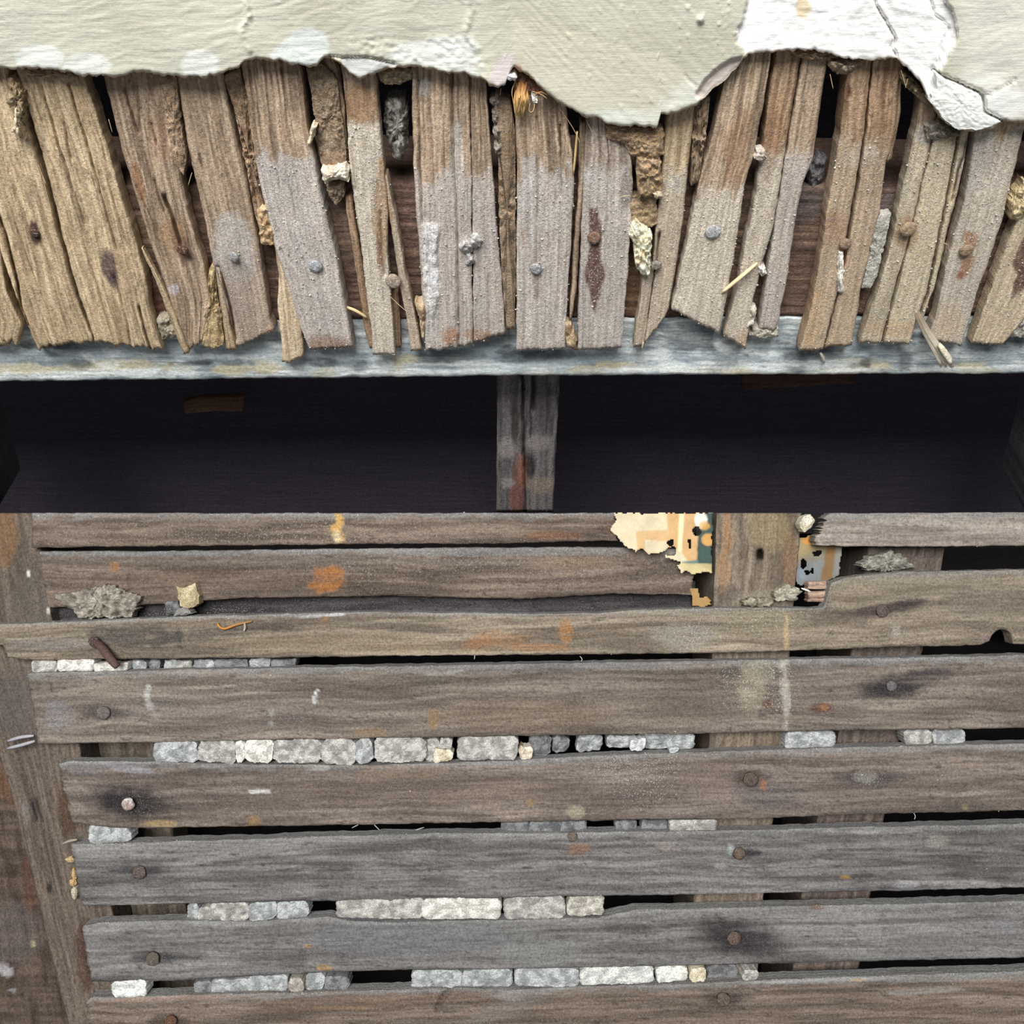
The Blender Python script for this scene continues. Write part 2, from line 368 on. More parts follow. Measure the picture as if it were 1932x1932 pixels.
def tube(name, pts, rad, mat, c1, c2, parent=None, n=6, taper=0.6, dust=0.0, flat=1.0):
    P_ = np.array(pts, float); m = len(P_); V = []; faces = []
    for i in range(m):
        d = P_[min(i + 1, m - 1)] - P_[max(i - 1, 0)]; d /= np.linalg.norm(d) + 1e-12
        u = np.cross(d, [0.3, -1, 0.2]); u /= np.linalg.norm(u) + 1e-12; v = np.cross(d, u)
        r = rad * (1 - (1 - taper) * abs(2 * i / (m - 1) - 1) ** 3)
        for a in range(n): an = 2 * math.pi * a / n; V.append(P_[i] + (u * math.cos(an) + v * math.sin(an) * flat) * r)
    for i in range(m - 1):
        for a in range(n): b = (a + 1) % n; faces.append([i * n + a, i * n + b, (i + 1) * n + b, (i + 1) * n + a])
    faces.append(list(range(n))[::-1]); faces.append([(m - 1) * n + a for a in range(n)])
    C = mix(lin(c1), lin(c2), np.repeat(np.linspace(0, 1, m), n))
    return mk(name, np.array(V), faces, mat, frame(Vector(P_[-1]), Vector(P_[-1] - P_[0]), Vector((0.1, -1, 0.05))), C, dust, parent)
def path(pl, pts, h, n=10):
    p = np.array(pts, float); k = np.linspace(0, 1, len(p)); t = np.linspace(0, 1, n)
    hh = np.interp(t, np.linspace(0, 1, np.size(h)), np.atleast_1d(h)) if np.size(h) > 1 else h
    # gentle smoothing
    x = np.interp(t, k, p[:, 0]); y = np.interp(t, k, p[:, 1])
    for _ in range(2): x[1:-1] = (x[:-2] + 2 * x[1:-1] + x[2:]) / 4; y[1:-1] = (y[:-2] + 2 * y[1:-1] + y[2:]) / 4
    return pl.at(x, y, hh)

def grains(name, pl, key, c1, c2, label, smin, smax, seed):
    pts = np.concatenate(GRAINS[key]); pts = pts[pts @ pl.n - pl.c > -0.004]; rs = np.random.RandomState(seed); n = len(pts)
    pts = pts + np.stack([rs.uniform(-0.0004, 0.0004, n), np.zeros(n), rs.uniform(-0.0004, 0.0004, n)], 1)
    O = np.array([(1, 0, 0), (-1, 0, 0), (0, 1, 0), (0, -1, 0), (0, 0, 1), (0, 0, -1)], float)
    ex = np.array([1.0, 0, 0]); ey_ = np.cross(pl.n, ex); R = np.stack([ex, ey_, pl.n])
    sz = smin + (smax - smin) * rs.rand(n) ** 3
    V = pts[:, None, :] + ((O[None] * rs.uniform(0.6, 1.3, (n, 6, 3))) @ R) * sz[:, None, None]
    T = np.array([(0, 2, 4), (2, 1, 4), (1, 3, 4), (3, 0, 4), (2, 0, 5), (1, 2, 5), (3, 1, 5), (0, 3, 5)])
    Fc = (T[None] + 6 * np.arange(n)[:, None, None]).reshape(-1, 3).tolist()
    C = np.repeat(mix(lin(c1), lin(c2), rs.rand(n)), 6, 0)
    o = mk(name, V.reshape(-1, 3), Fc, M_PLAS, Matrix.Identity(4), C, 0.0, smooth=[False] * len(Fc))
    return tag(o, label, 'grit', kind='stuff')
# ================================================================== STRUCTURE: roof boarding behind the ceiling laths, backing behind the wall laths
def slab(name, quads, col, mat=M_DARK):
    V = []; Fc = []; C = []
    for q in quads:
        b = len(V); q = np.array(q, float); nrm = np.cross(q[1] - q[0], q[3] - q[0]); nrm /= np.linalg.norm(nrm)
        V += list(q) + list(q - nrm * 0.012)
        Fc += [[b, b + 1, b + 2, b + 3], [b + 7, b + 6, b + 5, b + 4]] + [[b + i, b + 4 + i, b + 4 + (i + 1) % 4, b + (i + 1) % 4] for i in range(4)]
    return mk(name, np.array(V), Fc, mat, Matrix.Identity(4), lin(col), 0.0, smooth=[False] * len(Fc))
def qa(x0, x1, y0, y1, h): return [A.at(x0, y0, h), A.at(x0, y1, h), A.at(x1, y1, h), A.at(x1, y0, h)]
HB = -0.15
tl, tr = A.at(-950, -160, HB), A.at(2880, -160, HB); bl_, br_ = A.at(-950, 975, HB), A.at(2880, 975, HB)
ftl, ftr = A.at(-950, -160, -0.012), A.at(2880, -160, -0.012); fbl, fbr = A.at(-950, 975, -0.012), A.at(2880, 975, -0.012)
fbl, fbr = np.array([fbl[0], D + 0.02, -0.004]), np.array([fbr[0], D + 0.02, -0.004])
ceiling = slab('ceiling', [[tl, bl_, br_, tr], [ftl, fbl, bl_, tl], [tr, br_, fbr, ftr], [tl, tr, ftr, ftl]], (74, 68, 78))  # side and top panels added to keep stray world light out
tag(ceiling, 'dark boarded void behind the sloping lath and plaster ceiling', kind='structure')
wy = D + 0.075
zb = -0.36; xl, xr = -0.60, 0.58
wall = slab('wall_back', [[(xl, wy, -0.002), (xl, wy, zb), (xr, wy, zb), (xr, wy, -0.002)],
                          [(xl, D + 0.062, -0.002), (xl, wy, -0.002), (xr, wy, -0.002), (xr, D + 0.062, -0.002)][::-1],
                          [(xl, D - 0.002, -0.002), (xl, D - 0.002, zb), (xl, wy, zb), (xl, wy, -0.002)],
                          [(xr, wy, -0.002), (xr, wy, zb), (xr, D - 0.002, zb), (xr, D - 0.002, -0.002)]], (30, 27, 27))  # top plate and end panels added to shut out world light
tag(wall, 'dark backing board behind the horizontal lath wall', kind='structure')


# ================================================================== UPPER: sloping lath and plaster ceiling
TAN = ((166, 144, 114), (194, 172, 139), (122, 100, 74))
BRN = ((142, 121, 100), (174, 152, 128), (100, 81, 64))
GRY = ((146, 131, 117), (168, 153, 137), (110, 94, 80))
RED = ((138, 112, 87), (170, 142, 114), (98, 76, 57))
PALE = ((176, 154, 124), (196, 176, 146), (140, 112, 82))
DUST = (184, 176, 168)
DUSTW = (198, 187, 168)
marksA = [
    E(66, 440, 9, 24, (62, 38, 34), 0.95, -12), E(205, 500, 13, 34, (60, 44, 52), 0.9, -14), E(215, 528, 8, 24, (72, 52, 56), 0.7, -10),
    E(228, 610, 12, 50, (120, 92, 66), 0.5, -14), E(262, 345, 8, 40, (128, 84, 50), 0.7, -14), E(300, 260, 18, 60, (142, 110, 86), 0.5, -12),
    E(345, 470, 16, 26, (92, 66, 58), 0.7, -10), E(325, 440, 25, 30, (150, 116, 80), 0.5), E(328, 545, 10, 9, (190, 178, 182), 0.8), E(290, 185, 6, 60, (96, 72, 52), 0.5, -12),
    E(440, 470, 36, 70, (176, 170, 162), 0.75, -8), E(440, 545, 34, 70, (138, 122, 112), 0.4, -8), E(378, 300, 4, 14, (70, 50, 36), 0.8, -14),
    E(508, 625, 8, 12, (196, 160, 132), 0.8), E(620, 650, 42, 18, (130, 96, 72), 0.75, 4, 0.9),
    E(680, 195, 30, 40, (146, 112, 80), 0.7), P([(712, 300), (728, 300), (740, 420), (720, 520), (702, 420)], (152, 116, 78), 0.75, 8), S([(712, 440), (716, 500)], 8, (128, 80, 54), 0.7),
    P([(803, 415), (824, 425), (828, 560), (815, 610), (800, 560)], (206, 204, 202), 0.9, 6, 8), E(812, 590, 14, 50, (190, 184, 176), 0.7), E(850, 635, 16, 16, (160, 112, 76), 0.8), E(900, 632, 26, 10, (150, 108, 78), 0.7),
    E(862, 290, 12, 60, (182, 176, 168), 0.7), E(800, 165, 12, 16, (158, 154, 146), 0.8),
    E(990, 430, 8, 34, (146, 102, 66), 0.6), P([(985, 300), (1012, 290), (1014, 440), (990, 470), (978, 400)], (176, 170, 164), 0.7, 8), E(1012, 540, 6, 30, (124, 104, 90), 0.6),
    P([(1112, 392), (1128, 392), (1134, 440), (1134, 480), (1144, 520), (1130, 560), (1122, 592), (1116, 570), (1112, 540), (1102, 520), (1112, 470)], (84, 52, 44), 0.92, 5, 5), E(1186, 350, 16, 40, (92, 76, 66), 0.5, 6), E(1150, 345, 20, 24, (180, 172, 162), 0.5), E(1110, 330, 12, 14, (186, 180, 172), 0.7),
    E(1275, 345, 14, 18, (176, 168, 158), 0.6), P([(1360, 250), (1420, 200), (1408, 330), (1380, 350), (1370, 330)], (142, 108, 78), 0.5, 16, 12), E(1335, 560, 30, 40, (184, 172, 152), 0.6),
    E(1460, 250, 14, 80, (136, 100, 72), 0.55, 8, 0.9), E(1410, 640, 14, 18, (176, 142, 106), 0.6), E(1452, 470, 10, 26, (190, 184, 166), 0.8), 
    E(1572, 430, 26, 32, (154, 118, 92), 0.65, 0, 0.9), E(1590, 478, 8, 24, (140, 92, 66), 0.8), E(1665, 250, 24, 60, (130, 102, 76), 0.5, 0, 0.9), E(1620, 300, 40, 14, (174, 160, 142), 0.5), E(1640, 285, 18, 10, (190, 178, 160), 0.6),
    E(1602, 170, 4, 12, (74, 44, 32), 0.9, 0), E(1712, 440, 24, 30, (150, 112, 76), 0.6), E(1830, 455, 14, 20, (146, 104, 72), 0.8), E(1822, 500, 12, 26, (150, 106, 76), 0.8, 20), E(1810, 522, 6, 10, (126, 84, 60), 0.8, 30),
    P([(1925, 455), (1940, 440), (1940, 540), (1915, 560), (1906, 570), (1910, 540), (1918, 520), (1908, 500)], (86, 60, 48), 0.95, 5, 4), E(1790, 610, 26, 34, (180, 150, 116), 0.45, 0, 0.9), E(1535, 600, 18, 60, (188, 156, 116), 0.5, 8),
    E(1690, 620, 60, 14, (178, 140, 100), 0.4), E(1840, 300, 30, 60, (176, 168, 160), 0.6, 16), E(1748, 255, 22, 18, (168, 162, 154), 0.7), E(1560, 160, 6, 30, (150, 130, 108), 0.4),
]
NC = ('nail_head',)
def lath(e0, e1, pal, h=0.0, th=0.0062, dust=None, cracks=(), label=None, rag0=0, rag1=7, **k):
    return strip('lath', A, e0, e1, 1, h, th, M_WOOD, pal, ceiling, gain=(1.30, 1.33, 1.38), dust=dust, marks=marksA, cracks=cracks, rag0=rag0, rag1=rag1, label=label, **k)

lath([(-70, 300), (-45, 640)], [(-18, 330), (12, 545), (42, 612), (30, 650)], TAN, rag1=14, label='short pale lath stub with a ragged snapped end')
La = lath([(-75, 110), (-45, 300), (0, 470), (30, 560), (72, 658)], [(14, 110), (20, 150), (50, 230), (70, 300), (85, 350), (112, 450), (138, 540), (176, 642)], TAN, h=0.0006,
     cracks=[([(0, 410), (12, 440), (22, 485), (32, 520), (40, 570), (58, 630), (74, 660)], 3.2, 0.004), ([(30, 420), (80, 560)], 2, 0.001)], relief=0.0005)
Lb = lath([(25, 110), (40, 160), (65, 240), (95, 345), (120, 450), (148, 550), (180, 645)], [(148, 110), (160, 150), (178, 200), (195, 250), (212, 310), (225, 345), (250, 430), (275, 520), (287, 600), (306, 660)], TAN,
     cracks=[([(78, 160), (120, 300), (160, 420)], 2, 0.0014), ([(120, 230), (135, 300)], 2, 0.0012), ([(128, 150), (170, 290), (200, 400), (220, 470)], 2.5, 0.002), ([(215, 520), (240, 600), (248, 650)], 2.5, 0.0016), ([(262, 580), (285, 660)], 3, 0.003), ([(60, 170), (80, 230)], 2, 0.001)], relief=0.0007)
Lc = lath([(186, 110), (198, 150), (215, 220), (235, 300), (248, 340), (272, 420), (290, 475), (313, 540), (330, 600), (346, 660)], [(322, 110), (328, 150), (334, 240), (342, 330), (362, 420), (385, 500), (398, 560), (384, 645)], BRN,
     cracks=[([(235, 170), (262, 250)], 3, 0.002), ([(285, 230), (296, 270)], 3, 0.0015), ([(310, 370), (330, 420), (342, 462)], 5, 0.005), ([(258, 350), (300, 440)], 2, 0.001), ([(292, 340), (310, 400)], 3, 0.0018)], relief=0.0007,
     label='brown lath with a torn split lower end')
lath([(266, 468), (283, 505), (300, 545), (320, 600), (346, 668)], [(271, 468), (290, 505), (310, 545), (334, 600), (357, 664)], TAN, h=0.0012, th=0.0025, dc=1.8, rag1=3, label='thin wood sliver split from its lath')
Ld = lath([(332, 110), (335, 155), (352, 260), (372, 350), (390, 430), (402, 500), (424, 560), (447, 655)], [(415, 110), (425, 165), (440, 230), (455, 300), (466, 345), (485, 440), (498, 520), (510, 600), (520, 622)], BRN, dust=(470, 0.5, (160, 146, 134)),
     cracks=[([(412, 505), (430, 560), (446, 640)], 4, 0.005)], rag1=4)
lath([(405, 500), (414, 560), (428, 662)], [(414, 500), (428, 580), (446, 660)], TAN, h=-0.0005, dc=2, rag1=3)
lath([(518, 462), (526, 520), (524, 570), (533, 684)], [(534, 466), (549, 520), (566, 580), (573, 674)], PALE, h=-0.0005, th=0.005, dc=2, rag1=5, label='loose pale wedge of split lath')
Le = lath([(452, 90), (455, 120), (468, 200), (480, 290), (498, 380), (520, 470), (545, 540), (562, 600), (583, 660)], [(560, 90), (565, 125), (580, 230), (600, 330), (615, 400), (635, 480), (650, 560), (668, 655)], BRN, h=0.0012, th=0.0075, dust=(292, 0.95, DUST),
     cracks=[([(512, 140), (540, 300), (560, 420)], 1.6, 0.0009), ([(490, 160), (530, 330)], 1.6, 0.0008), ([(530, 130), (556, 260)], 1.6, 0.0008)], relief=0.0005, ridges=0.0011, rag1=3)
lath([(600, 85), (612, 130), (630, 200), (642, 290)], [(622, 85), (640, 125), (650, 200), (655, 290)], BRN, h=-0.003, th=0.005, rag1=5)
lath([(650, 370), (667, 480), (688, 620), (698, 658)], [(664, 370), (684, 500), (700, 600), (706, 656)], RED, h=-0.002, th=0.005, dc=2, rag1=3)
Lf = lath([(640, 90), (645, 130), (653, 200), (658, 290), (668, 370), (680, 460), (690, 540), (700, 620), (703, 669)], [(704, 90), (710, 150), (718, 250), (728, 345), (733, 400), (731, 470), (736, 540), (741, 600), (746, 669)], BRN, h=0.001, dust=(238, 0.95, DUSTW),
     cracks=[([(652, 150), (662, 280), (672, 360)], 2, 0.0015), ([(718, 400), (720, 470), (728, 520)], 3, 0.002)], rag1=2, label='narrow lath with a nail at its split lower edge')
lath([(724, 330), (736, 420), (746, 480), (754, 540), (765, 590), (776, 662)], [(731, 330), (750, 425), (766, 520), (780, 580), (796, 660)], BRN, h=0.0004, dc=2, rag1=3, dust=(300, 0.35, DUSTW), label='curved sliver split off beside a nail')
lath([(736, 560), (744, 657)], [(752, 545), (757, 655)], RED, h=-0.003, th=0.004, dc=2, rag1=2)
Lg = lath([(779, 95), (778, 200), (780, 300), (785, 400), (795, 520), (800, 600), (804, 662)], [(884, 95), (886, 150), (889, 300), (890, 400), (890, 470), (891, 560), (892, 648)], BRN, h=0.001, dust=(330, 0.8, DUST),
     cracks=[([(853, 140), (857, 300), (862, 400), (866, 652)], 2.6, 0.003), ([(790, 150), (793, 300), (797, 420)], 2.6, 0.002), ([(802, 400), (806, 500)], 2, 0.001), ([(842, 430), (846, 600)], 1.5, 0.0007)], relief=0.0005, ridges=0.0006, hfun=lambda X, Y: mark_mask(P([(803, 415), (824, 425), (828, 560), (815, 610), (800, 560)], None, 1, 8, 8), X, Y) * (0.0004 + 0.0016 * fbm(X / 7, Y / 7, 401, 3)), label='broad ridged lath heavily crusted with white lime')
lath([(886, 100), (889, 300), (892, 470), (893, 560), (893, 646)], [(914, 120), (920, 200), (931, 345), (938, 440), (948, 540), (953, 628)], BRN, h=0.0003, dust=(330, 0.75, DUST),
     cracks=[([(905, 170), (912, 340)], 2, 0.001), ([(922, 520), (924, 640)], 2, 0.0012)], rag1=4)
Lh = lath([(968, 130), (975, 300), (975, 450), (974, 662)], [(1066, 180), (1080, 300), (1083, 340), (1078, 440), (1072, 540), (1066, 658)], BRN, h=0.0008, dust=(322, 0.85, DUST), ridges=0.0005,
     cracks=[([(1012, 220), (1016, 300), (1013, 420), (1012, 500)], 2.4, 0.0016), ([(1057, 235), (1058, 370)], 2.4, 0.003), ([(1068, 480), (1064, 600)], 2, 0.0012)], rag1=3)
lath([(1094, 230), (1090, 370), (1080, 470), (1078, 540), (1074, 602)], [(1106, 230), (1100, 370), (1092, 470), (1087, 540), (1079, 602)], BRN, h=-0.001, th=0.005, dc=2, rag1=2)
Li = lath([(1106, 200), (1101, 340), (1097, 440), (1093, 540), (1090, 660)], [(1176, 210), (1190, 300), (1194, 345), (1191, 420), (1184, 520), (1178, 600), (1172, 657)], GRY, h=0.0008, dust=(322, 0.7, DUST), rag1=3, relief=0.0005, ridges=0.0010,
     cracks=[([(1137, 390), (1146, 480), (1150, 620)], 1.6, 0.0008), ([(1160, 280), (1162, 420)], 1.6, 0.0008)], label='lath with a dark rust-red stain below its nail')
Lj = lath([(1262, 195), (1255, 240), (1246, 340), (1238, 430), (1232, 490), (1236, 520), (1228, 570), (1216, 646)], [(1314, 180), (1310, 210), (1300, 300), (1295, 360), (1285, 440), (1273, 520), (1262, 580), (1252, 602)], TAN, dust=(330, 0.7, (170, 158, 142)),
     cracks=[([(1244, 440), (1240, 480), (1234, 520)], 3, 0.005)], rag1=5, label='lath ending in a jagged slanting break')
lath([(1222, 500), (1212, 525), (1205, 580), (1194, 656)], [(1236, 500), (1232, 525), (1224, 590), (1215, 652)], TAN, h=-0.0003, dc=2, dust=(330, 0.7, (170, 158, 142)), rag1=3)
Lk = lath([(1372, 130), (1360, 180), (1340, 270), (1320, 340), (1308, 400), (1295, 460), (1280, 530), (1266, 584)], [(1458, 70), (1448, 150), (1440, 200), (1420, 300), (1404, 350), (1392, 440), (1375, 540), (1357, 629)], BRN, h=0.001, dust=(362, 0.9, DUSTW),
     cracks=[([(1400, 140), (1370, 330)], 1.8, 0.001), ([(1420, 130), (1395, 280)], 1.8, 0.001)], rag1=3, ridges=0.0007, label='broad lath cut off at a slant, nail in its dusty face')
Ll1 = lath([(1472, 70), (1463, 105), (1448, 200), (1435, 300), (1420, 400), (1405, 460), (1390, 550), (1365, 632)], [(1514, 70), (1510, 110), (1495, 200), (1480, 290), (1458, 430), (1436, 500), (1422, 560), (1406, 657)], RED, dust=(292, 0.85, DUSTW),
     cracks=[([(1455, 300), (1440, 400)], 1.5, 0.0008)], rag1=4)
Ll2 = lath([(1517, 70), (1513, 110), (1498, 200), (1483, 290), (1461, 430), (1450, 500), (1441, 560), (1430, 622)], [(1566, 70), (1560, 120), (1546, 210), (1533, 300), (1515, 345), (1497, 440), (1482, 540), (1464, 622)], BRN, dust=(292, 0.7, DUST), rag1=4)
Lm1 = lath([(1603, 80), (1596, 150), (1585, 250), (1572, 330), (1560, 400), (1545, 500), (1530, 580), (1508, 662)], [(1648, 80), (1641, 140), (1630, 250), (1614, 340), (1598, 440), (1582, 540), (1552, 660)], RED, h=0.0004, th=0.008, dust=(262, 0.55, (186, 168, 142)), rag1=2)
Lm2 = lath([(1650, 80), (1644, 140), (1634, 250), (1621, 345), (1607, 420), (1597, 480), (1586, 540), (1556, 656)], [(1704, 80), (1698, 150), (1690, 250), (1672, 305), (1660, 400), (1640, 480), (1625, 540), (1607, 651)], RED, dust=(262, 0.55, (186, 168, 142)),
     cracks=[([(1652, 130), (1640, 230)], 1.5, 0.001)], rag1=3)
lath([(1694, 120), (1684, 240), (1670, 308)], [(1704, 120), (1697, 230), (1681, 302)], BRN, h=-0.001, th=0.004, dc=2, rag1=3)
Ln1 = lath([(1745, 150), (1735, 200), (1715, 300), (1700, 360), (1690, 420), (1670, 500), (1655, 550), (1622, 646)], [(1772, 160), (1765, 230), (1750, 300), (1738, 345), (1715, 450), (1691, 530), (1661, 648)], BRN, dust=(250, 0.85, (188, 174, 148)), rag1=3)
Ln2 = lath([(1776, 170), (1768, 230), (1753, 300), (1741, 345), (1718, 450), (1697, 530), (1667, 646)], [(1812, 215), (1806, 250), (1790, 340), (1772, 430), (1760, 490), (1745, 560), (1714, 650)], TAN, h=0.0004, dust=(250, 0.85, (188, 174, 148)), rag1=2)
lath([(1815, 215), (1810, 250), (1795, 340), (1776, 430), (1765, 490), (1752, 555), (1735, 600)], [(1836, 215), (1826, 260), (1812, 340), (1793, 410), (1778, 480), (1762, 545), (1742, 600)], TAN, h=-0.0006, dc=2, dust=(250, 0.7, (188, 174, 148)),
     cracks=[([(1822, 270), (1800, 360)], 2.2, 0.003), ([(1812, 300), (1795, 380)], 2.2, 0.003)], rag1=8)
Lo = lath([(1848, 215), (1838, 270), (1818, 380), (1802, 440), (1784, 500), (1764, 600), (1748, 640)], [(1945, 205), (1930, 250), (1908, 340), (1890, 420), (1870, 480), (1840, 560), (1815, 652)], PALE, h=0.0004, dust=(240, 0.75, (176, 168, 156)),
     cracks=[([(1882, 260), (1860, 340)], 1.5, 0.0008)], rag1=4)
Lp = lath([(1955, 330), (1932, 385), (1910, 432), (1885, 500), (1860, 570), (1832, 647)], [(2030, 330), (2010, 420), (1985, 500), (1950, 580), (1892, 652)], PALE, dust=(300, 0.5, (190, 176, 150)), rag1=3, label='end lath with a peeling dark brown stain')
lath([(2040, 230), (2010, 340), (1975, 470)], [(2090, 230), (2060, 340), (2020, 470)], BRN, rag1=5)

# the ceiling goes on past both sides of the frame
for k, xb in enumerate([-135, -258, -380, -505, 2140, 2262, 2385, 2500]):
    vx = lambda x, y: 966 + (x - 966) * (2300 - y) / 1820.0
    lath([(vx(xb - 50, y), y) for y in (110, 400, 650 - (k % 3) * 9)], [(vx(xb + 50, y), y) for y in (110, 400, 655 - (k % 2) * 14)], (TAN, BRN, PALE)[k % 3], da=9, dc=5)

for par, x, y, r, c, c2 in [(Lc, 345, 472, 10, (84, 58, 48), (110, 80, 62)), (Ld, 440, 484, 10, (150, 148, 146), (186, 186, 186)), (Le, 595, 502, 13, (150, 156, 164), (190, 194, 198)), (Lf, 742, 530, 14, (160, 140, 122), (196, 182, 166)),
                            (Lh, 1011, 507, 11, (150, 152, 156), (190, 190, 190)), (Li, 1121, 449, 13, (120, 90, 74), (150, 122, 104)), (Lj, 1238, 500, 10, (140, 130, 120), (166, 156, 148)), (Lk, 1345, 437, 14, (176, 178, 182), (206, 206, 206)),
                            (Lm2, 1595, 460, 11, (148, 122, 102), (174, 150, 128)), (Ln1, 1713, 432, 15, (158, 134, 110), (182, 158, 130)), (Lo, 1823, 472, 12, (152, 126, 104), (174, 148, 122))]:
    nail(A, x, y, r, 0.0016, c, c2, par)
nail(A, 66, 440, 8, 0.0008, (70, 48, 42), (96, 70, 60), La)

# ---- timbers behind the laths
joist = strip('ceiling_joist', A, [(-880, 356), (-220, 352), (400, 348), (966, 345), (1500, 350), (2160, 360), (2820, 366)], [(-880, 610), (-220, 606), (400, 604), (966, 600), (1500, 594), (2160, 590), (2820, 586)], 0, -0.0068, 0.045, M_DARK, ((96, 76, 66), (120, 96, 82), (58, 44, 40)), None,
              da=9, dc=3.2, relief=0.0006, rag1=0, marks=[E(270, 440, 40, 40, (142, 122, 98), 0.6), E(1195, 540, 30, 60, (128, 100, 72), 0.6), E(300, 570, 60, 24, (104, 72, 58), 0.7), E(650, 430, 24, 80, (130, 110, 96), 0.5), E(1500, 380, 60, 40, (98, 92, 92), 0.6), E(1680, 400, 40, 40, (110, 104, 106), 0.5)])
tag(joist, 'reddish brown rough-sawn joist to which the upright laths are nailed', 'joist')
def rail_marks():
    mk_ = [E(random.uniform(0, 1932), random.uniform(640, 708), random.uniform(20, 90), random.uniform(6, 16), random.choice([(150, 164, 170), (188, 196, 196), (170, 182, 186), (120, 132, 138)]), random.uniform(0.4, 0.85), random.uniform(-4, 4), 0.6, 0.6) for _ in range(46)]
    mk_ += [E(x, y, rx, ry, (206, 196, 160), 0.75, 0, 0.7, 0.7) for x, y, rx, ry in ((215, 690, 70, 12), (330, 694, 40, 9), (440, 698, 40, 9), (95, 700, 50, 8), (500, 692, 30, 14), (770, 676, 24, 8), (752, 688, 10, 18), (1105, 698, 36, 8), (1640, 690, 60, 7), (1160, 690, 40, 8), (1820, 690, 40, 8))]
    mk_ += [E(x, y, rx, ry, (60, 62, 66), 0.6, 0, 0.7, 0.5) for x, y, rx, ry in ((840, 672, 60, 16), (1330, 640, 80, 26), (600, 684, 40, 10), (1030, 668, 60, 10), (1500, 680, 24, 30), (1540, 640, 30, 26), (1705, 680, 14, 30), (1880, 640, 40, 20), (930, 640, 40, 14), (80, 650, 60, 8))]  # dark patches paint in the shade cast by the lath ends
    mk_ += [E(x, y, rx, ry, (226, 230, 228), 0.8, 0, 0.7, 0.8) for x, y, rx, ry in ((60, 700, 60, 6), (250, 702, 70, 6), (560, 700, 40, 8), (690, 700, 50, 5), (900, 702, 80, 6), (1240, 668, 30, 12), (1370, 650, 20, 14), (1420, 702, 60, 5), (1590, 664, 16, 10), (1780, 698, 40, 6))]
    mk_ += [E(random.uniform(0, 1932), random.uniform(684, 706), random.uniform(20, 70), random.uniform(4, 10), random.choice([(214, 220, 220), (200, 210, 212), (226, 228, 222), (206, 200, 174)]), random.uniform(0.5, 0.9), 0, 0.7, 0.8) for _ in range(44)]
    mk_ += [E(random.uniform(0, 1932), random.uniform(625, 690), random.uniform(8, 40), random.uniform(4, 12), random.choice([(70, 76, 82), (96, 104, 110), (60, 62, 68)]), random.uniform(0.4, 0.8), 0, 0.7, 0.8) for _ in range(34)]
    return mk_
rail = strip('timber_rail', A, [(-880, 606), (-200, 604), (500, 602), (966, 600), (1500, 598), (2130, 596), (2820, 594)], [(-880, 734), (-200, 724), (0, 719), (500, 714), (966, 708), (1500, 706), (2130, 703), (2820, 700)], 0, -0.0072, 0.030, M_RAIL, ((158, 168, 173), (216, 223, 222), (98, 106, 111)), None,
             da=5, dc=2.4, relief=0.00025, rag1=0, marks=rail_marks(), grainpx=(46, 12), brk=0.3, streak=0.5, tone=0.25)
tag(rail, 'grey rail with patchy pale blue paint, running below the lath ends', 'rail')
post = strip('void_post', A, [(936, 640), (938, 712), (937, 966)], [(1056, 640), (1056, 715), (1044, 966)], 1, -0.040, 0.05, M_DARK, ((104, 98, 100), (128, 120, 120), (70, 62, 60)), None,
             da=6, dc=3, rag1=0, relief=0.0006, cracks=[([(986, 700), (988, 850), (992, 966)], 3, 0.01), ([(1006, 700), (1006, 770)], 5, 0.008), ([(1000, 780), (1003, 820)], 2, 0.004), ([(1020, 780), (1020, 830)], 1.5, 0.002)],
             marks=[E(955, 845, 18, 18, (164, 156, 154), 0.8), E(1016, 835, 26, 14, (156, 148, 146), 0.7), E(975, 930, 14, 60, (128, 84, 70), 0.85), E(1000, 880, 12, 22, (30, 28, 32), 0.8), E(972, 800, 7, 40, (74, 64, 62), 0.8), E(1020, 915, 26, 16, (150, 134, 118), 0.7), E(960, 910, 12, 12, (168, 164, 164), 0.7), E(985, 890, 9, 30, (160, 112, 90), 0.7)])
tag(post, 'weathered grey post standing in the dark opening below the rail', 'post')
pl_ = strip('void_rafter', A, [(-170, 640), (-130, 760), (-90, 966)], [(-110, 640), (-40, 870), (-8, 966)], 1, -0.040, 0.04, M_DARK, ((84, 82, 86), (104, 102, 106), (58, 56, 58)), None, da=8, dc=4, rag1=0)
tag(pl_, 'grey rafter at the end of the dark opening, near the wide upright stud', 'rafter')
pr_ = strip('void_rafter', A, [(2030, 640), (1972, 850), (1936, 966)], [(2130, 640), (2090, 850), (2060, 966)], 1, -0.040, 0.04, M_DARK, ((84, 88, 92), (104, 106, 110), (58, 56, 58)), None, da=8, dc=4, rag1=0)
tag(pr_, 'grey rafter at the end of the dark opening, above the lath with a knot hole', 'rafter')
bk1 = strip('void_block', A, [(344, 758), (380, 750), (458, 748)], [(350, 780), (400, 776), (458, 776)], 0, -0.12, 0.004, M_WOOD, ((120, 90, 68), (140, 108, 82), (84, 60, 44)), None, da=6, dc=3, rag0=4, rag1=2)
tag(bk1, 'small torn brown wood block deep in the dark opening', 'wood block')
bk2 = strip('void_batten', A, [(1400, 702), (1500, 700), (1612, 698)], [(1400, 736), (1500, 730), (1612, 722)], 0, -0.12, 0.004, M_WOOD, ((84, 60, 50), (96, 70, 58), (60, 44, 36)), None, da=6, dc=3, rag1=2)
tag(bk2, 'dark reddish batten tucked under the pale blue rail in the opening', 'batten')

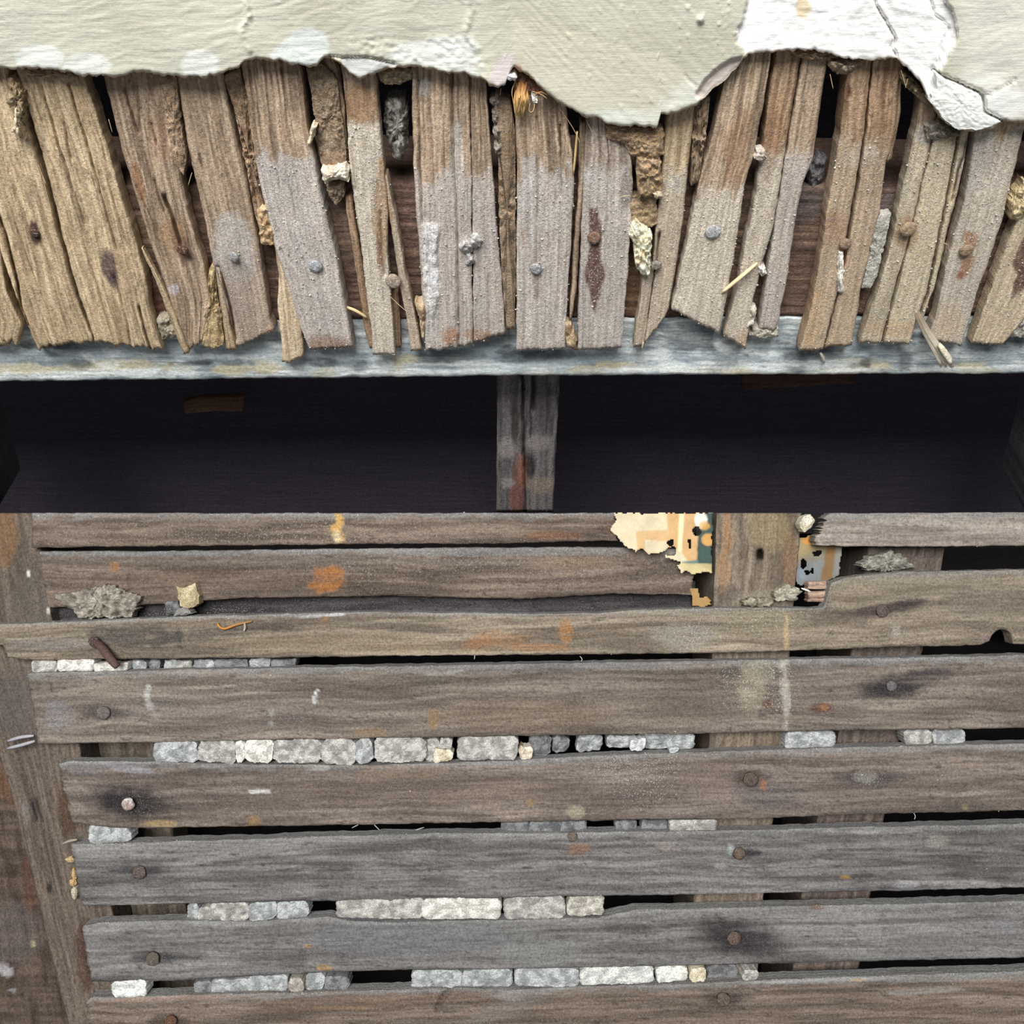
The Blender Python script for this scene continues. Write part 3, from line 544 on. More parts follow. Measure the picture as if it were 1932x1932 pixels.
# ---- plaster sheet
bnd = np.array([(-160, 122), (0, 126), (30, 130), (60, 127), (95, 130), (130, 135), (160, 142), (210, 143), (250, 136), (275, 133), (310, 139), (350, 143), (390, 145), (420, 137), (450, 127), (456, 118), (470, 110), (482, 106), (500, 111), (530, 115), (565, 120), (585, 125), (597, 121), (610, 108), (620, 104), (632, 110), (645, 120), (660, 138), (680, 148), (700, 140), (720, 130), (750, 127), (780, 124), (800, 128), (850, 135), (885, 140), (905, 146), (925, 158), (940, 166), (953, 160), (962, 136), (970, 124), (985, 134), (1000, 143), (1020, 164), (1050, 186), (1080, 206), (1108, 222), (1122, 217), (1135, 222), (1145, 233), (1180, 237), (1215, 236), (1240, 242), (1247, 213), (1275, 213), (1310, 200), (1325, 188), (1345, 165), (1370, 145), (1395, 120), (1410, 103), (1430, 97), (1460, 97), (1480, 93), (1520, 92), (1560, 95), (1580, 105), (1592, 110), (1640, 110), (1690, 108), (1710, 125), (1735, 150), (1748, 176), (1765, 206), (1785, 230), (1808, 245), (1850, 246), (1872, 240), (1895, 228), (1932, 230), (2090, 226)], float)
chip = [(1415, -120), (1412, 0), (1406, 22), (1400, 45), (1388, 56), (1392, 75), (1404, 95), (1414, 110), (1560, 125), (1592, 140), (1690, 140), (1735, 180), (1760, 190), (1765, 168), (1762, 132), (1778, 125), (1790, 100), (1805, 72), (1803, 36), (1784, 0), (1770, -120)]
flake = [(1762, 132), (1788, 150), (1822, 163), (1852, 178), (1857, 213), (1893, 229), (1872, 240), (1846, 246), (1808, 246), (1782, 228), (1752, 190), (1766, 168)]
def plaster_sheet():
    x = np.concatenate([np.arange(-800, -160, 12.0), np.arange(-160, 2091, 3.0), np.arange(2102, 2760, 12.0)]); ny = 74
    yb = np.interp(x, bnd[:, 0], bnd[:, 1]) + (fbm(x / 12, 0 * x, 5, 4) - 0.5) * 9
    v = 1 - (1 - np.linspace(0, 1, ny + 1)) ** 1.0
    X = x[:, None] + 0 * v; Y = -130 + (yb[:, None] + 130) * v
    # brush marks, trowel ripples, grit
    q = Y + 0.16 * X + (fbm(X / 120, Y / 60, 41, 2) - 0.5) * 60
    H = (fbm(X / 90, q / 3.6, 42, 3) - 0.5) * 0.0003 + (fbm(X / 130, Y / 90, 43, 2) - 0.5) * 0.0012 + (fbm(X / 40, q / 11, 44, 2) - 0.5) * 0.0002
    q2 = Y * 0.72 - 0.7 * X; rightside = sstep(900, 1010, X) * sstep(1420, 1380, X)
    H = H * (1 - rightside * 0.7) + rightside * (fbm((X * 0.7 + Y * 0.7) / 90, q2 / 4, 47, 3) - 0.5) * 0.0003
    rough = sstep(0.5, 0.75, fbm(X / 60, Y / 40, 48, 2)) * sstep(480, 640, X) * sstep(980, 900, X) + sstep(1380, 1460, X) * 0
    H = H + rough * (fbm(X / 9, Y / 5, 49, 3) - 0.4) * 0.0010
    grit = np.clip(vn(X / 4.5, Y / 4.5, 50) - 0.88, 0, 1) * 0.0045 * (0.3 + rightside); H = H + grit
    dchip = sdist(X, Y, chip) + (fbm(X / 10, Y / 10, 51, 3) - 0.5) * 10; mchip = sstep(2.0, -2.0, dchip)
    H = H - mchip * 0.0016 + mchip * (fbm(X / 15, Y / 15, 52, 4) - 0.5) * 0.0006
    ridge = [(462, 0), (470, 30), (455, 60), (470, 95)], [(880, -20), (890, 20), (878, 60), (900, 95)]
    for r in ridge: H = H + np.clip(1 - seg_dist(X, Y, r) / 9, 0, 1) * (fbm(X / 6, Y / 6, 53, 3)) * 0.0012
    for pts, w, dp in [([(622, 106), (650, 109), (690, 108), (712, 112), (745, 120)], 2.5, 0.0016), ([(1648, -10), (1655, 12), (1665, 30), (1680, 55), (1690, 72), (1683, 90), (1690, 104)], 2.5, 0.002), ([(1756, 0), (1762, 25), (1775, 36), (1790, 52), (1776, 95), (1770, 125)], 2.0, 0.001),
                       ([(1760, 131), (1788, 150), (1822, 163), (1855, 179), (1857, 212), (1895, 230)], 3.5, 0.004), ([(1858, 179), (1890, 168), (1915, 152)], 1.5, 0.001), ([(1290, 140), (1330, 180)], 1.5, 0.0006)]:
        H = H - dp * np.clip(1.3 - seg_dist(X + (fbm(X / 9, Y / 9, 54) - 0.5) * 6, Y, pts) / w, 0, 1)
    H = H + np.clip(1 - np.hypot(X - 1322, Y - 37) / 9, 0, 1) * 0.0022
    pk = [(1312, 178), (1330, 150), (1355, 128), (1380, 112), (1400, 108), (1395, 125), (1370, 150), (1345, 172), (1328, 190)]
    mpk = sstep(2, -2, sdist(X, Y, pk)); H = H - mpk * 0.002
    ub = [(640, 112), (690, 110), (715, 114), (755, 124), (720, 133), (690, 147), (675, 150), (658, 138)]; mub = sstep(2, -2, sdist(X, Y, ub)); H = H - mub * 0.0009
    edge = np.clip(1 - (yb[:, None] - Y) / 3, 0, 1); H = H - edge ** 2 * 0.0003
    base = mix(lin((207, 205, 188)), lin((196, 193, 175)), sstep(0.3, 0.7, fbm(X / 120, Y / 90, 60, 3)))
    base = mix(base, lin((214, 214, 198)), sstep(100, 0, X) * 0.5); base = mix(base, lin((226, 224, 212)), sstep(1790, 1840, X) * 0.8)
    base = mix(base, lin((214, 210, 190)), mark_mask(P([(965, 36), (1010, 40), (1080, 60), (1160, 82), (1250, 110), (1330, 150), (1240, 240), (1100, 215), (970, 120)], None, 1, 8, 3), X, Y) * 0.6)
    sp = (212, 212, 206); wp = (232, 235, 229)
    ms = [E(75, 110, 46, 26, wp, 0.9, 0, 0.25, 0.15), E(165, 123, 46, 23, wp, 0.8, 0, 0.25, 0.15), E(378, 122, 37, 27, wp, 0.9, 0, 0.25, 0.15),
          P([(502, 112), (525, 86), (545, 70), (562, 54), (590, 50), (614, 64), (622, 88), (612, 110), (590, 128), (540, 118)], (224, 229, 225), 0.9, 8, 4),
          P([(728, 108), (752, 82), (790, 78), (840, 70), (885, 70), (902, 86), (912, 116), (916, 150), (860, 136), (790, 122)], wp, 0.85, 9, 6), P(ub, (214, 214, 214), 0.9, 4, 2), E(915, 120, 22, 32, (226, 222, 200), 0.5),
          P([(928, 170), (926, 140), (950, 100), (972, 104), (968, 128), (955, 165)], (226, 214, 214), 0.85, 8, 6), E(975, 130, 10, 8, (176, 132, 116), 0.8), E(1010, 160, 14, 10, (222, 220, 206), 0.4), E(1165, 222, 70, 16, (228, 232, 222), 0.7, 0, 0.8), E(1300, 180, 70, 24, (228, 230, 218), 0.6, -30, 0.8),
          P(pk, (222, 208, 198), 0.9, 5, 4), P(chip, (252, 250, 248), 1, 3, 4), P(flake, (240, 240, 234), 1, 3, 2), E(1515, 15, 14, 22, (222, 204, 170), 0.9), E(1490, 50, 24, 6, (226, 226, 222), 0.8), E(1605, 50, 12, 14, (226, 226, 226), 0.7), E(1450, 68, 20, 8, (222, 222, 222), 0.7), E(1850, 205, 50, 24, (240, 240, 236), 0.7), E(1895, 195, 50, 30, (244, 244, 240), 0.8), E(1850, 150, 40, 14, (236, 236, 230), 0.5)]
    C = apply_marks(base, X, Y, ms, 0.0)
    edgec = np.clip(1 - (yb[:, None] - Y) / 4, 0, 1) * (fbm(X / 14, Y / 6, 61, 3)) * 1.2
    C = mix(C, np.broadcast_to(lin((176, 146, 108)), C.shape), np.clip(edgec, 0, 1) * sstep(0.45, 0.6, fbm(X / 60, 0 * X, 62, 2)))
    h0 = 0.0068
    Fv = A.at(X, Y, h0 + H); n0 = len(x); idx = lambda i, j: i * (ny + 1) + j
    V = [Fv.reshape(-1, 3)]; Cs = [C.reshape(-1, 3)]
    # broken lower edge: three steps back to the laths, in brown scratch coat
    steps = [(0.35, 2.0), (0.7, -1.0), (1.0, -2.5)]
    for k, (f, dy) in enumerate(steps):
        rr = (fbm(x / 7, 0 * x + k * 3, 70 + k, 3) - 0.5) * 7
        pv = A.at(x, yb, h0 + H[:, -1]) - A.n * (f * h0) [None] if False else A.at(x, yb + dy + rr, h0 * (1 - f) + 0.0001)
        V.append(pv); Cs.append(mix(lin((168, 144, 112)), lin((208, 186, 150)), fbm(x / 9, 0 * x, 80 + k, 3)))
    bt = A.at(x, -130 + 0 * x, 0.0001); V.append(bt); Cs.append(np.tile(lin((160, 140, 110)), (n0, 1)))
    V = np.concatenate(V); Cs = np.concatenate(Cs)
    i, j = np.meshgrid(np.arange(n0 - 1), np.arange(ny), indexing='ij')
    fc = np.stack([idx(i, j), idx(i, j + 1), idx(i + 1, j + 1), idx(i + 1, j)], -1).reshape(-1, 4).tolist()
    nG = n0 * (ny + 1)
    for a in range(n0 - 1):
        prev = lambda k, q: idx(q, ny) if k == 0 else nG + (k - 1) * n0 + q
        for k in range(3): fc.append([prev(k, a), prev(k + 1, a), prev(k + 1, a + 1), prev(k, a + 1)])
        fc.append([nG + 2 * n0 + a, nG + 3 * n0 + a, nG + 3 * n0 + a + 1, nG + 2 * n0 + a + 1])
        fc.append([nG + 3 * n0 + a, idx(a, 0), idx(a + 1, 0), nG + 3 * n0 + a + 1])
    P0 = V[np.array(fc[0])]
    if np.cross(P0[1] - P0[0], P0[2] - P0[0]) @ A.n < 0: fc = [f[::-1] for f in fc]
    sm = np.zeros(len(fc), bool); sm[:(n0 - 1) * ny] = True
    o = mk('plaster_sheet', V, fc, M_SHEET, frame(Vector(A.at(966, 120, 0)), Vector((1, 0, 0)), Vector(A.n)), Cs, 0.0, smooth=sm)
    return tag(o, 'cream painted plaster sheet with a broken lower edge, still covering the laths', 'plaster')
sheet = plaster_sheet()
fl = blob('plaster_flake', A, [(1766, 137), (1788, 153), (1820, 166), (1850, 181), (1854, 214), (1888, 230), (1870, 239), (1846, 245), (1808, 245), (1782, 227), (1753, 190), (1768, 168)], 0.0070, 0.0006, 0.005, M_SHEET, (240, 240, 234), (230, 232, 228), sheet, rough=0.0003, power=8, dust=0.0)
tag(fl, 'cracked white flake at the torn edge')

# ---- plaster keys and debris between the ceiling laths
KT = ((140, 115, 88), (168, 142, 111)); KO = ((152, 120, 88), (178, 146, 112)); KP = ((210, 188, 152), (234, 216, 182)); KG = ((120, 116, 112), (160, 156, 150))
def key(poly, c, h, dome, label, group=None, th=0.004, rough=0.0013, name='plaster_key', **k):
    return tag(blob(name, A, poly, h, dome, th, M_PLAS, *[tuple(np.clip(0.80 * np.array(q) + 0.20 * np.mean(q) + 14, 0, 255)) for q in c[:2]], rough=rough * 1.25, jag=3.5, **k), label, 'plaster lump', group)
key([(12, 140), (34, 150), (50, 190), (48, 240), (30, 225), (12, 190)], ((146, 120, 84), (170, 144, 104)), 0.0, 0.003, 'tan plaster clump hanging under the sheet beside the first laths')
key([(28, 205), (36, 214), (38, 238), (46, 262), (34, 258), (22, 248), (26, 230)], KP, 0.003, 0.003, 'small cream plaster crumb with fibres on the tan clump')
key([(38, 126), (80, 126), (130, 134), (150, 146), (128, 158), (112, 150), (80, 146), (56, 148)], ((176, 146, 108), (196, 166, 126)), 0.0004, 0.002, 'thin tan torn edge of backing coat under two pale paint spots')
key([(298, 140), (332, 146), (340, 230), (352, 300), (346, 330), (330, 310), (316, 240)], KO, 0.0002, 0.001, 'tan plaster smear over the edge of a torn brown lath', rough=0.0007)
key([(395, 505), (405, 500), (408, 540), (416, 590), (424, 650), (402, 658), (380, 648), (382, 600)], ((176, 144, 92), (206, 176, 122)), -0.0012, 0.0015, 'golden plaster wad wedged between lath ends beside a thin strip')
key([(296, 600), (330, 598), (334, 636), (304, 640)], ((130, 118, 96), (170, 156, 130)), -0.003, 0.002, 'grey crumb lodged on the rail beside a torn lath end')
key([(420, 142), (452, 128), (466, 180), (478, 280), (494, 370), (516, 452), (498, 462), (480, 400), (462, 300), (440, 200)], KO, -0.0015, 0.0012, 'long orange-brown plaster key filling the gap beside a ridged lath', rough=0.0011, c3=(158, 124, 92))
key([(484, 395), (505, 390), (518, 440), (517, 464), (492, 462)], ((190, 150, 100), (218, 184, 134)), 0.0, 0.0015, 'pale golden end of a plaster key above a loose wedge')
key([(578, 130), (605, 118), (636, 150), (648, 240), (654, 300), (648, 330), (622, 326), (606, 310), (596, 240), (588, 180)], KT, -0.0016, 0.0016, 'smooth brown plaster key between two laths, above a white fragment', rough=0.0008, c3=(160, 128, 96))
key([(608, 318), (630, 318), (650, 312), (658, 326), (656, 342), (632, 338), (616, 346), (607, 336)], ((216, 196, 164), (240, 226, 200)), 0.002, 0.003, 'cream white plaster fragment across the gap between two laths')
key([(614, 345), (652, 342), (650, 372), (634, 388), (622, 372)], KT, -0.001, 0.002, 'brown tapering plaster key below the cream fragment')
key([(588, 238), (597, 240), (592, 262), (584, 276), (579, 270)], KP, 0.002, 0.0015, 'thin cream chip stuck on the edge of the ridged lath')
key([(715, 132), (750, 128), (782, 132), (776, 150), (752, 160), (728, 162), (714, 150)], ((166, 140, 106), (196, 170, 130)), -0.0005, 0.002, 'crumbly tan plaster clod above the dark slot')
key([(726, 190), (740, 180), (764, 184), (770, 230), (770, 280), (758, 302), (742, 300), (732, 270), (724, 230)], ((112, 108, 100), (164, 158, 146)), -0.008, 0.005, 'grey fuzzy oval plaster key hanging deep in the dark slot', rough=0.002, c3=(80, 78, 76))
for i, (x, y, r) in enumerate([(936, 190, 10), (935, 220, 8), (938, 250, 9), (940, 280, 9), (880, 465, 12), (888, 490, 9), (896, 455, 10)]):
    p = [(x + r * math.cos(a) * random.uniform(0.8, 1.2), y + r * 1.3 * math.sin(a) * random.uniform(0.8, 1.2)) for a in np.linspace(0, 6.28, 9)[:-1]]
    if i < 4: key(p, ((150, 136, 120), (176, 162, 146)), -0.001, 0.002, ['first', 'second', 'third', 'fourth'][i] + ' small grey crumb below the plaster sheet, beside the broad lime-crusted lath', 'crumbs beside the broad lath')
    else: key(p, ((178, 172, 168), (206, 202, 198)), 0.0008, 0.003, ['big white lime lump in the middle of a cluster on the broad lath', 'lower white lime lump of the cluster on the broad lath', 'upper white lime lump of the cluster on the broad lath'][i - 4], 'lime lumps on the broad lath')
key([(930, 180), (962, 184), (972, 250), (973, 400), (973, 540), (971, 622), (956, 624), (950, 560), (944, 470), (941, 380), (940, 290)], KT, -0.0012, 0.0014, 'long cracked tan plaster key beside the broad lime-crusted lath', rough=0.0011, c3=(170, 136, 102))
key([(1066, 606), (1076, 610), (1088, 640), (1088, 660), (1072, 655), (1066, 636)], ((150, 116, 78), (206, 176, 130)), -0.0005, 0.002, 'tan crumb hanging between lath ends next to the rust-stained lath')
key([(782, 570), (800, 566), (803, 600), (800, 640), (796, 640), (790, 600)], ((166, 134, 94), (206, 178, 138)), 0.0, 0.0025, 'tan crumb wedged beside the curved sliver')
key([(1140, 236), (1190, 240), (1252, 242), (1252, 290), (1240, 302), (1214, 300), (1190, 292), (1176, 270), (1148, 262)], ((150, 118, 84), (172, 140, 102)), 0.0014, 0.0022, 'big tan plaster clod under the low tongue of the sheet', rough=0.001, c3=(190, 156, 116))
key([(1200, 296), (1246, 296), (1250, 340), (1244, 372), (1206, 374), (1202, 340)], ((150, 120, 86), (184, 152, 114)), 0.0012, 0.0025, 'orange-brown plaster clod below the big tan clod', c3=(214, 180, 130))
key([(1190, 370), (1240, 366), (1240, 420), (1228, 430), (1196, 424), (1186, 400)], ((144, 118, 82), (176, 146, 104)), -0.0004, 0.001, 'dull brown plaster smear between the orange clod and a cream strip', rough=0.0009)
key([(1192, 424), (1204, 418), (1216, 430), (1231, 440), (1228, 490), (1226, 520), (1210, 520), (1198, 500), (1196, 460), (1187, 445)], ((246, 226, 180), (255, 244, 210)), 0.002, 0.0025, 'bright cream crumbly plaster strip beside a split lath', rough=0.0022)
key([(1234, 366), (1248, 364), (1250, 376), (1238, 378)], KP, 0.003, 0.002, 'tiny cream crumb on the orange-brown clod')
key([(1312, 190), (1340, 182), (1334, 240), (1326, 290), (1318, 345), (1304, 350), (1306, 280)], ((140, 114, 84), (166, 138, 106)), -0.0005, 0.0016, 'knobbly brown plaster key beside the slant-cut lath', rough=0.0022)
key([(1430, 284), (1442, 284), (1446, 298), (1436, 308), (1426, 298)], ((196, 180, 162), (226, 214, 200)), 0.0015, 0.002, 'pale crumb bridging a narrow slot near the sheet')
key([(1490, 96), (1530, 90), (1566, 96), (1584, 108), (1560, 116), (1530, 114), (1500, 106)], ((150, 116, 84), (190, 150, 112)), 0.0004, 0.002, 'reddish tan torn plaster fringe under the white chip')
key([(1560, 112), (1590, 112), (1626, 112), (1622, 128), (1596, 142), (1574, 138), (1564, 126)], ((150, 122, 96), (186, 158, 128)), -0.001, 0.003, 'tan plaster clod bridging the wide dark slot')
key([(1696, 128), (1722, 150), (1748, 176), (1766, 206), (1752, 200), (1726, 180), (1704, 160)], ((128, 106, 78), (184, 156, 118)), 0.0004, 0.002, 'brown torn plaster fringe above a whitened split lath')
key([(1744, 236), (1772, 226), (1806, 246), (1812, 256), (1780, 262), (1750, 262)], ((126, 114, 96), (160, 150, 134)), 0.0006, 0.002, 'grey cobwebbed plaster fringe under the white flake')
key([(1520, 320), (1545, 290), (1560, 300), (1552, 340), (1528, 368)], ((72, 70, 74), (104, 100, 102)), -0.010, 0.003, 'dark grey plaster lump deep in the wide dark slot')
key([(1655, 408), (1681, 404), (1672, 450), (1655, 520), (1642, 545), (1625, 546), (1638, 490)], ((168, 164, 150), (190, 186, 172)), -0.0008, 0.0006, 'flat grey mortar patch between two split laths', rough=0.0006)
key([(1582, 474), (1591, 476), (1592, 520), (1592, 552), (1581, 554), (1580, 510)], ((226, 216, 196), (244, 238, 222)), 0.0005, 0.002, 'white plaster drip below a nail in the split lath')
key([(1906, 380), (1932, 340), (1960, 360), (1940, 400), (1920, 416), (1905, 414)], ((186, 160, 108), (214, 190, 138)), 0.0005, 0.003, 'straw-coloured plaster wad above the peeling end lath')
key([(1902, 604), (1950, 604), (1950, 640), (1896, 634)], ((150, 146, 136), (196, 190, 178)), -0.003, 0.002, 'grey plaster crust on the rail beside the end lath')
key([(1416, 580), (1428, 582), (1422, 616), (1410, 618), (1414, 600)], ((200, 186, 164), (226, 214, 196)), -0.0005, 0.002, 'pale crumb between the ends of a split lath pair')
key([(1432, 505), (1442, 502), (1446, 516), (1438, 522), (1432, 516)], ((216, 208, 196), (236, 230, 222)), 0.0, 0.002, 'small white crumb beside a straw on a split lath')
key([(1424, 618), (1470, 618), (1466, 634), (1430, 640), (1416, 632)], ((170, 160, 140), (200, 192, 172)), -0.002, 0.002, 'pale crust on the rail below a split lath end')

# ---- straws, fibres and splinters
def straw(pts, h, rpx, c1, c2, label, cat='straw', group=None, name='straw', n=10, **k):
    kx = np.linalg.norm(A.at(pts[0][0] + 10, pts[0][1], 0) - A.at(*pts[0], 0)) / 10
    return tag(tube(name, path(A, pts, h, n), rpx * kx, M_STRAW, c1, c2, **k), label, cat, group)
straw([(1362, 552), (1396, 524), (1429, 496)], [0.002, 0.003, 0.0015], 4, (236, 216, 172), (226, 206, 166), 'pale straw lying slantwise across two laths')
straw([(648, 577), (672, 586), (692, 599)], [-0.001, 0.0, -0.0005], 3.2, (220, 196, 150), (206, 180, 136), 'short pale splinter poking between the ridged lath and a narrow one')
straw([(1089, 248), (1086, 285), (1082, 328)], [0.003, 0.002, 0.001], 2.4, (206, 170, 116), (232, 204, 150), 'short golden straw dangling over a narrow slot')
for pts in ([(1056, 205), (1076, 232), (1090, 258), (1095, 272)], [(1105, 225), (1112, 238), (1118, 252)], [(945, 166), (944, 180)], [(1700, 132), (1705, 150), (1710, 166)], [(1713, 148), (1708, 166)], [(1566, 140), (1572, 168)], [(212, 250), (205, 225)], [(80, 330), (92, 380), (98, 400)], [(72, 310), (88, 350)], [(355, 350), (362, 326)], [(1775, 455), (1788, 462)], [(737, 560), (752, 575), (770, 590)], [(1168, 372), (1190, 368)]):
    straw(pts, 0.003, 0.7, (190, 164, 124), (206, 184, 146), 'fine hair from the plaster loose over the laths', 'hair', 'loose plaster hairs', 'plaster_hair', 8)
tuft = bpy.data.objects.new('fibre_tuft', None); COL.objects.link(tuft); tuft.matrix_basis = Matrix.Translation(Vector(A.at(985, 165, 0.003))); FR['fibre_tuft'] = tuft.matrix_basis.copy()
tag(tuft, 'golden tuft of binding hair hanging from a hole in the plaster edge', 'fibre tuft')
rnd = random.Random(3)
for k in range(46):
    x0 = 985 + rnd.uniform(-12, 12); x1 = 980 + rnd.uniform(-9, 11); y1 = rnd.uniform(196, 222)
    tube('fibre', path(A, [(x0, 160 + rnd.uniform(-8, 8)), ((x0 + x1) / 2 + rnd.uniform(-6, 6), 185), (x1, y1)], [0.003, 0.005 + rnd.uniform(0, 0.002), 0.0045], 7), 0.00022, M_STRAW, (176, 120, 70), (240, 206, 140), tuft, n=4)
for c in ([(966, 178), (970, 200), (972, 216)], [(1000, 195), (996, 210), (1003, 214), (1009, 206), (1008, 192)], [(1004, 172), (1022, 178), (1032, 186)], [(1006, 180), (1020, 172), (1034, 180)], [(974, 150), (966, 168), (966, 182)]):
    tube('fibre', path(A, c, 0.005, 10), 0.0002, M_STRAW, (196, 150, 100), (216, 180, 130), tuft, n=4)
key([(958, 142), (966, 138), (975, 146), (972, 154), (960, 152)], ((250, 246, 240), (255, 252, 250)), 0.006, 0.002, 'bright white crumb at the plaster hole beside the golden tuft', rough=0.0005)
key([(1003, 180), (1012, 184), (1015, 195), (1008, 196)], ((250, 240, 216), (255, 250, 236)), 0.005, 0.001, 'small cream crumb caught in the golden tuft', rough=0.0004)
key([(972, 126), (988, 136), (1002, 148), (1020, 168), (1018, 180), (996, 176), (978, 166), (968, 150)], ((140, 92, 64), (166, 112, 82)), 0.0008, 0.0015, 'red-brown hollow of torn backing coat behind the golden tuft')
sp = bpy.data.objects.new('splinter_bundle', None); COL.objects.link(sp); sp.matrix_basis = Matrix.Translation(Vector(A.at(1795, 690, 0.0))); FR['splinter_bundle'] = sp.matrix_basis.copy()
tag(sp, 'frayed whitish splinter bundle hanging over the rail from a split lath', 'splinter')
for k in range(12):
    a = rnd.uniform(-1, 1)
    tube('splinter_strand', path(A, [(1730 + a * 5, 596 + rnd.uniform(-10, 10)), (1748 + a * 7, 628), (1770 + a * 10, 662), (1786 + a * 13, 690 + rnd.uniform(-7, 4))], [0.0, 0.002, 0.003, 0.003 + rnd.uniform(-0.001, 0.001)], 9), rnd.uniform(0.0005, 0.001), M_STRAW, (128, 112, 92), (236, 228, 210), sp, n=5)
tube('splinter_chip', path(A, [(1772, 650), (1785, 668), (1796, 686)], 0.005, 6), 0.0020, M_PLAS, (226, 214, 190), (240, 232, 214), sp, n=6, flat=0.5)
straw([(1548, 666), (1553, 674), (1555, 684)], [-0.004, -0.005, -0.006], 3, (216, 206, 186), (226, 218, 200), 'tiny pale flake dangling from a split lath end over the rail', 'splinter', None, 'splinter', 5)
straw([(1214, 645), (1211, 658)], 0.0, 1.5, (206, 190, 160), (216, 200, 170), 'tiny splinters at the jagged slanting break', 'splinter', None, 'splinter', 5)

